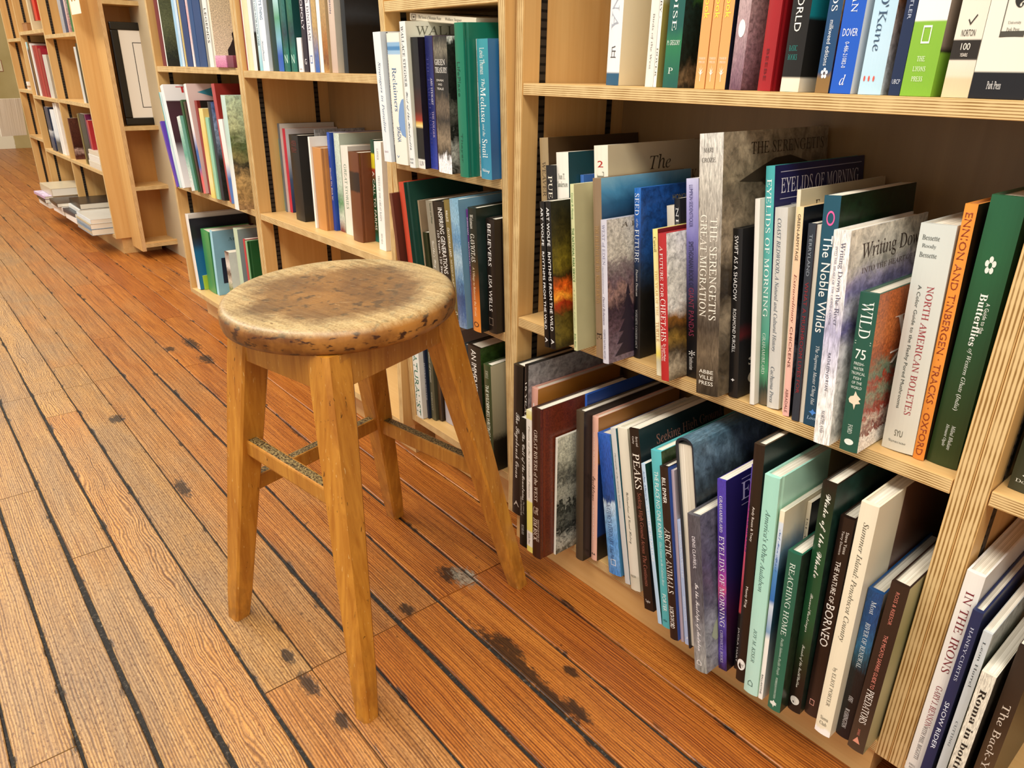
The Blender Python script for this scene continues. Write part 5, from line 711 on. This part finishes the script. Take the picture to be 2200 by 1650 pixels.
('G2t',-5.0304,0.05,1.105,0.0641,0.22,0.154,0,'pb','d03028','c02820',[],[],[],'bright red spine standing on the brown box'),
('G1s',-4.2855,0.05,0.72,0.0413,0.2493,0.1745,0,'pb','d4d4d0','d4d4d0',[],[],[],'pale grey-white book leaning at the distant end bay'),
('G1s',-4.2354,0.05,0.72,0.0434,0.2639,0.1847,0,'pb','1c1c1c','1c1c1c',[],[],[],'black book leaning against the distant end upright'),
('G2s',-5.479,0.05,0.716,0.0226,0.29,0.203,0,'pb','ece8e4','ece8e4',[],[],[],'thin white spine beside the navy one, distant second bay'),
('G2s',-5.4558,0.05,0.716,0.0346,0.29,0.203,0,'pb','B:7ac0c8@0,7ac0c8@.1,2a2c3c@.15,26243c@1','B:7ac0c8@0,7ac0c8@.1,2a2c3c@.15,26243c@1',[],[],[],'dark navy spine topped aqua, distant second bay'),
('G2s',-5.418,0.05,0.716,0.0439,0.29,0.203,0,'pb','6a4a2c','6a4a2c',[],[],[],'brown tall spine in the distant second bay'),
('G2s',-5.3632,0.05,0.716,0.0324,0.2822,0.1976,0,'pb','f0ece8','f0ece8',[],[],[],'slim white spine left of the reds, distant second bay'),
('G2s',-5.2944,0.05,0.716,0.0694,0.2703,0.1892,0,'pb','9c2434','9c2434',[],[],[],'first of the distant wine red spines, beside white one'),
('G2s',-5.2188,0.05,0.716,0.0596,0.2674,0.1872,0,'pb','a82030','a82030',[],[],[],'second of the distant wine red spines, between two reds'),
('G2s',-5.1491,0.05,0.716,0.0661,0.2535,0.1775,0,'pb','94202c','a01c30',[],[],[],'third of the distant wine red spines, beside the grey one'),
('G2s',-5.0593,0.05,0.716,0.1005,0.2218,0.1553,0,'pb','d0ccc4','b0a898',[],[],[],'light grey spine right of the distant red ones'),
('G2r',-5.3418,0.05,0.41,0.0972,0.2471,0.173,0,'pb','A:1c2848@0,24304c@.5,c4c8cc@.55,20305c@.7,1a2440@1;.1;8','A:1c2848@0,24304c@.5,c4c8cc@.55,20305c@.7,1a2440@1;.1;8',[],[],[],'navy starred spine on the distant third shelf'),
('G2r',-5.1921,0.05,0.41,0.1063,0.2385,0.167,0,'pb','A:e8ecf0@0,dce4ec@.6,3a3c40@.75,4a4c4c@1;.06;6','A:e8ecf0@0,dce4ec@.6,3a3c40@.75,4a4c4c@1;.06;6',[],[],[],'white and silver spine on the distant third shelf'),
('G2r',-5.0703,0.05,0.41,0.0345,0.2782,0.1948,0,'pb','f0eeea','f0eeea',[],[],[],'slim white spine, first of two on distant third shelf'),
('G2r',-5.0188,0.05,0.41,0.047,0.281,0.1967,0,'pb','f4f2ec','f4f2ec',[],[],[],'rightmost white spine on the distant third shelf'),
('G1r',-4.7562,0.05,0.41,0.0173,0.2139,0.2,0,'pb','5a2c24','A:5a3428@0,4a241c@.5,3a1814@.7,b89c94@.78,4a1c18@.9,6a3a30@1;.2;9',[],[],[],'brown flower photograph cover in distant end bay'),
('G1r',-4.5074,0.05,0.41,0.0316,0.2493,0.1745,0,'pb','6a5c28','6a5c28',[],[],[],'olive spine in the distant end bay'),
('G1r',-4.4633,0.05,0.41,0.1072,0.2532,0.1773,0,'pb','1a1c20','1a1c20',[],[],[],'black thick spine in the distant end bay'),
('G1r',-4.3485,0.05,0.41,0.0224,0.2543,0.178,0,'pb','6a1c4c','6a1c4c',[],[],[],'plum thin spine in the distant end bay'),
('G1r',-4.3217,0.05,0.41,0.031,0.2278,0.1595,0,'pb','b02c34','b02c34',[],[],[],'red spine touching the distant end upright')]
GROUPS={'Ct': 'books on the upper shelf of the near bookcase', 'Cm': 'books on the middle shelf of the near bookcase', 'Cl': 'books on the bottom shelf of the near bookcase', 'Dm': 'books in the rightmost bookcase', 'Dl': 'books in the rightmost bookcase', 'A2t': 'books on the upper left shelf', 'A2m': 'books on the half empty shelf', 'A1t': 'books on the far upper shelf', 'A1m': 'books on the crowded far shelf', 'A1l': 'books on the far lower shelf', 'Bt': 'books in the narrow cabinet top', 'Bm': 'books in the narrow cabinet middle', 'Bl': 'books low in the narrow cabinet'}
# ------------------------------------------------------------------ lettering
def style(s, st):
    """plain sans from the built-in face; serif, italic and script from the mathematical alphabets it falls back to"""
    if st in 'n': return s
    A, a = {'b': (0x1D400, 0x1D41A), 's': (0x1D434, 0x1D44E), 'i': (0x1D434, 0x1D44E), 'c': (0x1D4D0, 0x1D4EA)}[st]
    o = ''
    for ch in s:
        if 'A' <= ch <= 'Z': o += chr(A+ord(ch)-65)
        elif ch == 'h' and st in 'si': o += '\u210e'
        elif 'a' <= ch <= 'z': o += chr(a+ord(ch)-97)
        else: o += ch
    return o
TX = {}
def glyphs(s, st):
    """2-D mesh of a line of text scaled to the unit square"""
    k = (s, st)
    if k in TX: return TX[k]
    c = bpy.data.curves.new('line', 'FONT'); c.body = style(s, st); c.resolution_u = 2 if len(s) > 3 else 4
    o = bpy.data.objects.new('line', c); me = bpy.data.meshes.new_from_object(o)
    bpy.data.objects.remove(o); bpy.data.curves.remove(c)
    vs = [v.co.copy() for v in me.vertices]
    if st == 's':
        for v in vs: v.x -= .26*v.y
    fs = [tuple(p.vertices) for p in me.polygons]; bpy.data.meshes.remove(me)
    if not vs: return None
    x0, x1 = min(v.x for v in vs), max(v.x for v in vs); y0, y1 = min(v.y for v in vs), max(v.y for v in vs)
    TX[k] = ([((v.x-x0)/max(1e-6, x1-x0), (v.y-y0)/max(1e-6, y1-y0)) for v in vs], fs); return TX[k]
def ell(cx, cy, rx, ry, n=28, a0=0, a1=2*math.pi): return [(cx+rx*math.cos(a0+(a1-a0)*i/n), cy+ry*math.sin(a0+(a1-a0)*i/n)) for i in range(n+(a1-a0 < 6.2))]
def fir(cx, w, y0, y1):
    p = [(cx, y1)]; n = 6
    for i in range(n):
        q = (i+1)/n; p += [(cx+w*q, y1-(y1-y0)*q), (cx+w*q*.45, y1-(y1-y0)*q+.004)]
    L = [(2*cx-a, b) for a, b in p[1:]][::-1]; return [p+L]
SHAPES = {
 'box': [[(0, 0), (1, 0), (1, 1), (0, 1)]], 'rule': [[(0, 0), (1, 0), (1, 1), (0, 1)]], 'oval': [ell(.5, .5, .5, .5)],
 'dome': [[(1, 0), (1, 1), (.7, .97), (.4, .85), (.15, .65), (0, .42), (.12, .22), (.45, .06)]],
 'fish': [[(.5, 1), (.66, .8), (.95, .62), (.8, .52), (.95, .38), (.62, .3), (.55, .0), (.42, .28), (.12, .34), (.02, .5), (.14, .66), (.4, .74)]],
 'heron': [[(.1, .0), (.45, .02), (.75, .2), (.9, .45), (.7, .62), (.62, .78), (.72, .92), (.55, 1), (.42, .9), (.46, .7), (.3, .5), (.1, .3)]],
 'fan': [[(0, 0), (1, 0), (1, 1), (.82, .7), (.62, .45)]],
 'pencil': [[(0, .5), (.22, .05), (1, 0), (1, 1), (.22, .95)]],
 'jelly': [[(.2, .78), (.35, .94), (.6, 1), (.85, .92), (1, .7), (.62, .66)]]+[[(.25+.11*i, .7), (.3+.11*i, .7), (.06+.15*i, .05+.05*(i % 3)), (.03+.15*i, .05+.05*(i % 3))] for i in range(6)],
 'crest': [ell(.5, .42, .32, .2), [(.2, .95), (.5, .85), (.8, .98), (.6, .7), (.52, .62), (.4, .72)], [(.3, .0), (.5, .2), (.7, .02), (.5, .12)]],
 'acacia': [[(.0, .74), (.2, .86), (.42, .98), (.62, 1), (.85, .9), (1, .74), (.7, .72), (.5, .78), (.3, .7)], [(.47, 0), (.53, 0), (.52, .45), (.75, .75), (.7, .77), (.5, .52), (.3, .75), (.25, .73), (.475, .45)]],
 'leaf': [[(.1, .0), (.0, .12), (.08, .3), (.3, .52), (.7, .78), (1, 1), (.9, .7), (.62, .38), (.4, .1), (.25, .0)]],
 'grass': [[(.2+.12*i, 0), (.23+.12*i, 0), (.05+.2*i, .9-.1*(i % 3)), (.0+.2*i, .82-.1*(i % 2))] for i in range(5)],
 'tree': [[(.46, 0), (.54, 0), (.54, .4), (.95, .62), (.56, .5), (.85, .85), (.54, .62), (.5, 1), (.46, .62), (.15, .85), (.44, .5), (.05, .62), (.46, .4)]],
}
def frame2(n0, n1): return None
def shape2d(k):
    """polygons in the unit square, as (verts, faces)"""
    vs, fs = [], []
    if k in ('ring', 'sqr', 'frame', 'sqr2'):
        N = 28 if k == 'ring' else 4; w = .72 if k == 'ring' else (.93 if k == 'frame' else .78)
        o = ell(.5, .5, .5, .5, 28) if k == 'ring' else [(0, 0), (1, 0), (1, 1), (0, 1)]
        i = [(.5+(a-.5)*w, .5+(b-.5)*w) for a, b in o]
        vs = o+i; fs = [(j, (j+1) % N, N+(j+1) % N, N+j) for j in range(N)]
    elif k == 'firs':
        for q in (fir(.25, .22, .0, .95), fir(.68, .2, .0, .62)):
            for p in q: fs.append(tuple(range(len(vs), len(vs)+len(p)))); vs += p
    else:
        for p in SHAPES[k]: fs.append(tuple(range(len(vs), len(vs)+len(p)))); vs += p
    return vs, fs
TOK = {'ring', 'sqr', 'frame', 'sqr2', 'firs'} | set(SHAPES)
def flatmesh(name, vf, fn, m, parent):
    vs, fs = vf; me = bpy.data.meshes.new(name); me.from_pydata([fn(a, b) for a, b in vs], [], fs); me.materials.append(m)
    o = bpy.data.objects.new(name, me); COL.objects.link(o); o.parent = parent; return o
def ink(h): return plain(h, .45)

# ------------------------------------------------------------------ books
def book_root(kind, P, lean, base, yaw=0):
    M = base @ Matrix.Translation(P) @ Matrix.Rotation(yaw, 4, 'Z') @ Matrix.Rotation(lean, 4, 'Y')
    return empty({'hb': 'hardback_book', 'cl': 'clothbound_book', 'pb': 'paperback_book', 'up': 'hardback_book'}[kind], mat=M)
def build_book(row, base, group):
    s, X, Y, Z, t, h, d, lean, kind, sp, fr, T, F, flags, label = row
    # a leaning book turns about its lower corner, so nothing sinks into the shelf
    lift = 0.0 if lean == 0 else t*math.sin(abs(lean)) if lean > 0 else 0.0
    P = Vector((X, Y, Z+.0004+lift))
    r = book_root(kind, P, lean, base); tag(r, label, 'book', group)
    bulge = {'pb': .0004, 'hb': .0018, 'cl': .0022, 'up': .002}[kind]; bulge = min(bulge, t*.12)
    ed = {'pb': 0., 'hb': .003, 'cl': .003, 'up': .003}[kind]; bt = {'pb': .0006, 'hb': .0022, 'cl': .0024, 'up': .0025}[kind]; bt = min(bt, t*.22)
    SPM, FRM = art(sp), art(fr)
    if sp[1:2] != ':' and fr == sp: FRM = SPM
    NA = 7
    arc = [(t*i/NA, -bulge*(1-(2*i/NA-1)**2)) for i in range(NA+1)]        # front of the spine seen from above, x to the right
    if kind == 'up':                                                          # spine uppermost, page edges towards the aisle
        bm = bmesh.new(); prof = [(0, 0)]+[(0, h-.012)]+[(t*.5-t*.5*math.cos(math.pi*i/8), h-.012+.012*math.sin(math.pi*i/8)) for i in range(1, 8)]+[(t, h-.012), (t, 0)]
        inn = [(t-bt, 0), (t-bt, h-.014)]+[(t*.5+(t*.5-bt)*math.cos(math.pi*i/8), h-.014+.010*math.sin(math.pi*i/8)) for i in range(1, 8)]+[(bt, h-.014), (bt, 0)]
        pts = prof+inn; lo = [bm.verts.new((a, 0, b)) for a, b in pts]; hi = [bm.verts.new((a, d, b)) for a, b in pts]; n = len(pts)
        for i in range(n):
            f = bm.faces.new((lo[i], hi[i], hi[(i+1) % n], lo[(i+1) % n])); f.material_index = 1 if i < len(prof)-1 else 0
        bm.faces.new(lo); bm.faces.new(hi[::-1]); bmesh.ops.recalc_face_normals(bm, faces=bm.faces)
        mesh('cover', bm, [plain('1b2430', .35), FRM], r)
        box('pages', bt, t-bt, .004, d-.004, .004, h-.012, paper(), r)
        return r
    # cover: a U-shaped case, extruded up
    outer = arc+[(t, .0035)]+([(t-.0011, .0065), (t-.0011, .0085), (t, .0115)] if kind == 'cl' and t > .012 else [])+[(t, d)]
    inner = [(t-bt, d), (t-bt, .003+bt), (bt, .003+bt), (bt, d), (0, d)]
    pts = outer+inner; bm = bmesh.new(); lo = [bm.verts.new((a, b, 0)) for a, b in pts]; hi = [bm.verts.new((a, b, h)) for a, b in pts]; n = len(pts); no = len(outer)
    for i in range(n):
        f = bm.faces.new((lo[i], lo[(i+1) % n], hi[(i+1) % n], hi[i]))
        f.material_index = 0 if i < NA else (1 if i < no-1 else 2)
    for f in (bm.faces.new(lo[::-1]), bm.faces.new(hi)): f.material_index = 0 if kind == 'cl' else 2
    bm.normal_update()
    edgecol = sp if sp[1:2] != ':' else sp[2:8]
    mesh('cover', bm, [SPM, FRM, art(edgecol)], r)
    # page block, its head hollowed a touch towards the spine on hardbacks
    e = ed if kind != 'pb' else .0003
    box('pages', bt, t-bt, .003+bt, d-max(e, .0004), max(e, .0003), h-max(e, .0002), paper(), r)
    def on_spine(u, v): 
        x = t*u; return (x, -bulge*(1-(2*u-1)**2)-.00035, h*(1-v))
    first = True
    for q in T:
        k, f0, f1, c0, c1, col = q[:6]; st = q[6] if len(q) > 6 else 'n'
        if k in TOK:
            flatmesh('emblem', shape2d(k), lambda a, b: on_spine(c0+(c1-c0)*a, f1+(f0-f1)*b), ink(col), r); continue
        g = glyphs(k, st[-1])
        if g is None: continue
        fn = (lambda a, b: on_spine(c0+(c1-c0)*a, f1+(f0-f1)*b)) if st[0] == 'h' else (lambda a, b: on_spine(c0+(c1-c0)*b, f0+(f1-f0)*a))
        flatmesh('title' if first else 'lettering', g, fn, ink(col), r); first = False
    def on_front(a, b, off=.00035): return (t+off, .006+(d-.008)*a, h*(1-b))
    items = list(F)
    if 'trees' in flags: items.append(('firs', .42, .96, .02, .9, '2a2030'))
    if 'tree' in flags: items.append(('acacia', .1, .4, .12, .9, '3a3024'))
    if 'leaf' in flags: items.append(('leaf', .48, .82, .05, .5, 'a8b094'))
    for j, q in enumerate(items):
        k, f0, f1, c0, c1, col = q[:6]; st = q[6] if len(q) > 6 else 'n'; of = .00035+.00006*j
        g = shape2d(k) if k in TOK else glyphs(k, st[-1])
        if g is None: continue
        flatmesh('cover_picture' if k in TOK else 'cover_title', g, lambda a, b: on_front(c0+(c1-c0)*a, f1+(f0-f1)*b, of), ink(col), r)
    if 'grass' in flags: flatmesh('emblem', shape2d('grass'), lambda a, b: on_spine(.1+.8*a, .5-.42*b), ink('3a1c24'), r)
    return r
I4 = Matrix.Identity(4)
for row in BOOKS:
    build_book(row, BMAT if row[0] in ('Bt', 'Bm', 'Bl') else I4, GROUPS.get(row[0], 'books in the distant bookcase'))

# a paperback laid flat along the tops of the narrow cabinet's books
def flat_book(label, M, w, dpt, th, col, top=None, T=(), group=None, kind='paperback_book'):
    r = empty(kind, mat=M); tag(r, label, 'book', group)
    bm = bmesh.new(); bt = .0012
    bx(bm, 0, w, 0, dpt, 0, bt, {'*': 0}); bx(bm, 0, w, 0, dpt, th-bt, th, {'+z': 1, '*': 0}); bx(bm, 0, w, -.0008, .0008, bt, th-bt, {'*': 0})
    mesh('cover', bm, [art(col), art(top or col)], r); box('pages', .001, w-.001, .0009, dpt-.001, bt, th-bt, paper(), r)
    for q in T:
        k, f0, f1, c0, c1, c, st = q; g = glyphs(k, st)
        flatmesh('title', g, lambda a, b: (w*(f0+(f1-f0)*a), -.0012, th*(c0+(c1-c0)*b)), ink(c), r)
    return r
flat_book('cream paperback lying flat on top of the narrow cabinet books', BMAT @ Matrix.Translation((-.297, .012, .9835)) @ Matrix.Rotation(-.0, 4, 'Z') @ Matrix.Rotation(.075, 4, 'Y'), .205, .135, .0125, 'd9cfb8', 'd0c6ae', [('The Sound of Mountain Water', .14, .5, .25, .8, '2a2620', 's'), ('Wallace Stegner', .56, .8, .3, .75, '4a4438', 's'), ('▣', .03, .1, .12, .88, '4a3a30', 'n')], 'books in the narrow cabinet top')

# ------------------------------------------------------------------ odds and ends on the far shelves
PB = empty('marbled_block', (-2.302, -.006, .8945)); tag(PB, 'small pink marbled block at the right end of the far upper shelf', 'bookend')
box('light_half', 0, .082, 0, .05, 0, .031, art('A:e8a8c4@0,d88cb0@.5,c8709c@1;.4;5'), PB, bev=.001)
box('dark_half', .083, .128, .002, .05, 0, .031, art('A:8a4458@0,6a2c40@1;.4;9'), PB, bev=.001)
nc = empty('note_card', (-4.035, .0185, 1.095)); tag(nc, 'cream note card with brown print pinned at the distant end upright', 'card')
box('card', 0, .17, 0, .0015, 0, .19, plain('efe6cf', .7), nc)
for i in range(6): flatmesh('print_mark', shape2d('oval'), lambda a, b: (.03+.05*(i % 2)+.035*a, -.0004, .05+.04*(i//2)+.03*b), ink('b4823c'), nc)
sg = empty('wall_sign', (-10.199, .42, .80)); tag(sg, 'small sign with red border on the tan far wall', 'sign')
box('board', 0, .004, 0, .14, 0, .115, plain('d8c8a0', .6), sg)
flatmesh('border', shape2d('frame'), lambda a, b: (.0046, .14*a, .115*b), ink('8c3a24'), sg)
flatmesh('lettering', glyphs('R', 'n'), lambda a, b: (.0046, .095+.022*a, .03+.05*b), ink('7a3428'), sg)
bxs = empty('brown_box', (-5.445, .05, 1.0605)); tag(bxs, 'small brown box under the two distant red books', 'box')
box('body', 0, .135, 0, .12, 0, .0425, plain('9a6a38', .7), bxs); box('lid', -.0015, .1365, -.0015, .1215, .0428, .0446, plain('a87642', .7), bxs)
mg = empty('magazine', (-5.905, .012, .4605)); tag(mg, 'white magazine with red figure leaning at the outermost distant shelf', 'magazine')
mg.rotation_euler = (-.1, 0, -1.2)
box('pages', 0, .16, 0, .006, 0, .225, paper(), mg, bev=.0006)
flatmesh('cover_picture', shape2d('crest'), lambda a, b: (.02+.12*a, -.0006, .03+.16*b), ink('a0283a'), mg)
sw = box('trinket_box', -5.80, -5.74, .06, .11, .7405, .785, [art('B:f4f0e8@0,e8e0d4@.5,a87840@.55,f0ece4@1')]); tag(sw, 'tiny white and tan box on the outermost distant shelf', 'box')

PILES = [  # x0, y0, width along shelf, depth, thickness, yaw, spine, top, label  (bottom up within each pile)
 (-5.40, -.075, .27, .22, .030, .05, 'e6e2da', 'd8d2c4', 'white album at the base of the leftmost flat pile'),
 (-5.41, -.080, .27, .23, .022, -.03, '26242a', '26242a', 'black book in the leftmost flat pile, over the white album'),
 (-5.42, -.090, .28, .23, .016, .08, 'c8a8cc', 'A:d8c8e4@0,a884b8@.4,e4dcec@1;.3;5', 'purple and white magazine near the top of the leftmost flat pile'),
 (-5.45, -.045, .33, .21, .042, .02, 'c4b698', 'cfc4a8', 'grey-cream flat box topping the leftmost pile'),
 (-5.06, -.060, .24, .21, .030, .06, 'f0ece6', 'e8e4dc', 'white book lowest in the middle flat pile at the distant foot'),
 (-5.05, -.068, .25, .22, .018, .12, 'e4dcd4', 'dcd4cc', 'second white book in the middle flat pile at the distant foot'),
 (-5.07, -.070, .24, .21, .020, -.06, '2e2622', '3a3028', 'dark ribbed book topping the middle flat pile'),
 (-4.765, -.055, .25, .22, .034, .03, 'f4f0ea', 'e8e4dc', 'white thick book at the base of the pile left of the blue picture book'),
 (-4.77, -.062, .24, .22, .020, .1, '2c3444', '34383e', 'dark blue book in the pile left of the blue picture book'),
 (-4.765, -.030, .26, .2, .022, .0, 'e8e8e4', 'dcdcd8', 'pale book near the top of the pile left of the picture book'),
 (-4.775, -.02, .27, .2, .028, -.04, '1e1b18', '2a2622', 'black flat book topping the pile under the rear shelf marks'),
 (-4.45, -.062, .29, .22, .030, .02, 'A:5a8cb4@0,c8b890@.5,7a9cb8@1;.5;9', 'a89878', 'blue picture book at the base of the rightmost distant pile'),
 (-4.45, -.060, .29, .22, .026, .0, 'A:c8b07c@0,8cacc4@.6,5a86a8@1;.5;9', 'b8a888', 'tan and blue picture book in the rightmost distant pile'),
 (-4.45, -.056, .29, .22, .022, .01, 'dce8f0', 'c8c4b8', 'pale blue edged book topping the rightmost distant pile'),
]
lastx = None; zc = 0
for x, y, w_, d_, th, yw, sp, tp, lb in PILES:
    if lastx is None or abs(x-lastx) > .15: zc = .1005
    lastx = x
    flat_book(lb, Matrix.Translation((x, y, zc)) @ Matrix.Rotation(yw*.4, 4, 'Z'), w_, d_, th, sp, tp, (), 'flat piles at the foot of the distant bookcase'); zc += th+.0006
zc = .4105
for i, (th, c, lb) in enumerate(((.034, 'dcd4c4', 'thick white book at the base of the small distant stack'), (.03, 'e4e0d8', 'white book midway in the small distant stack'), (.022, 'd8ccb8', 'cream book topping the small distant stack'), (.018, 'A:8a4a3a@0,d8c8b8@1', 'red-edged thin book on the small distant stack'))):
    if i == 3: break
    flat_book(lb, Matrix.Translation((-4.372+.004*i, .036+.003*i, zc)), .235, .19, th, c, None, (), 'small white stack in the distant end bay'); zc += th+.0006
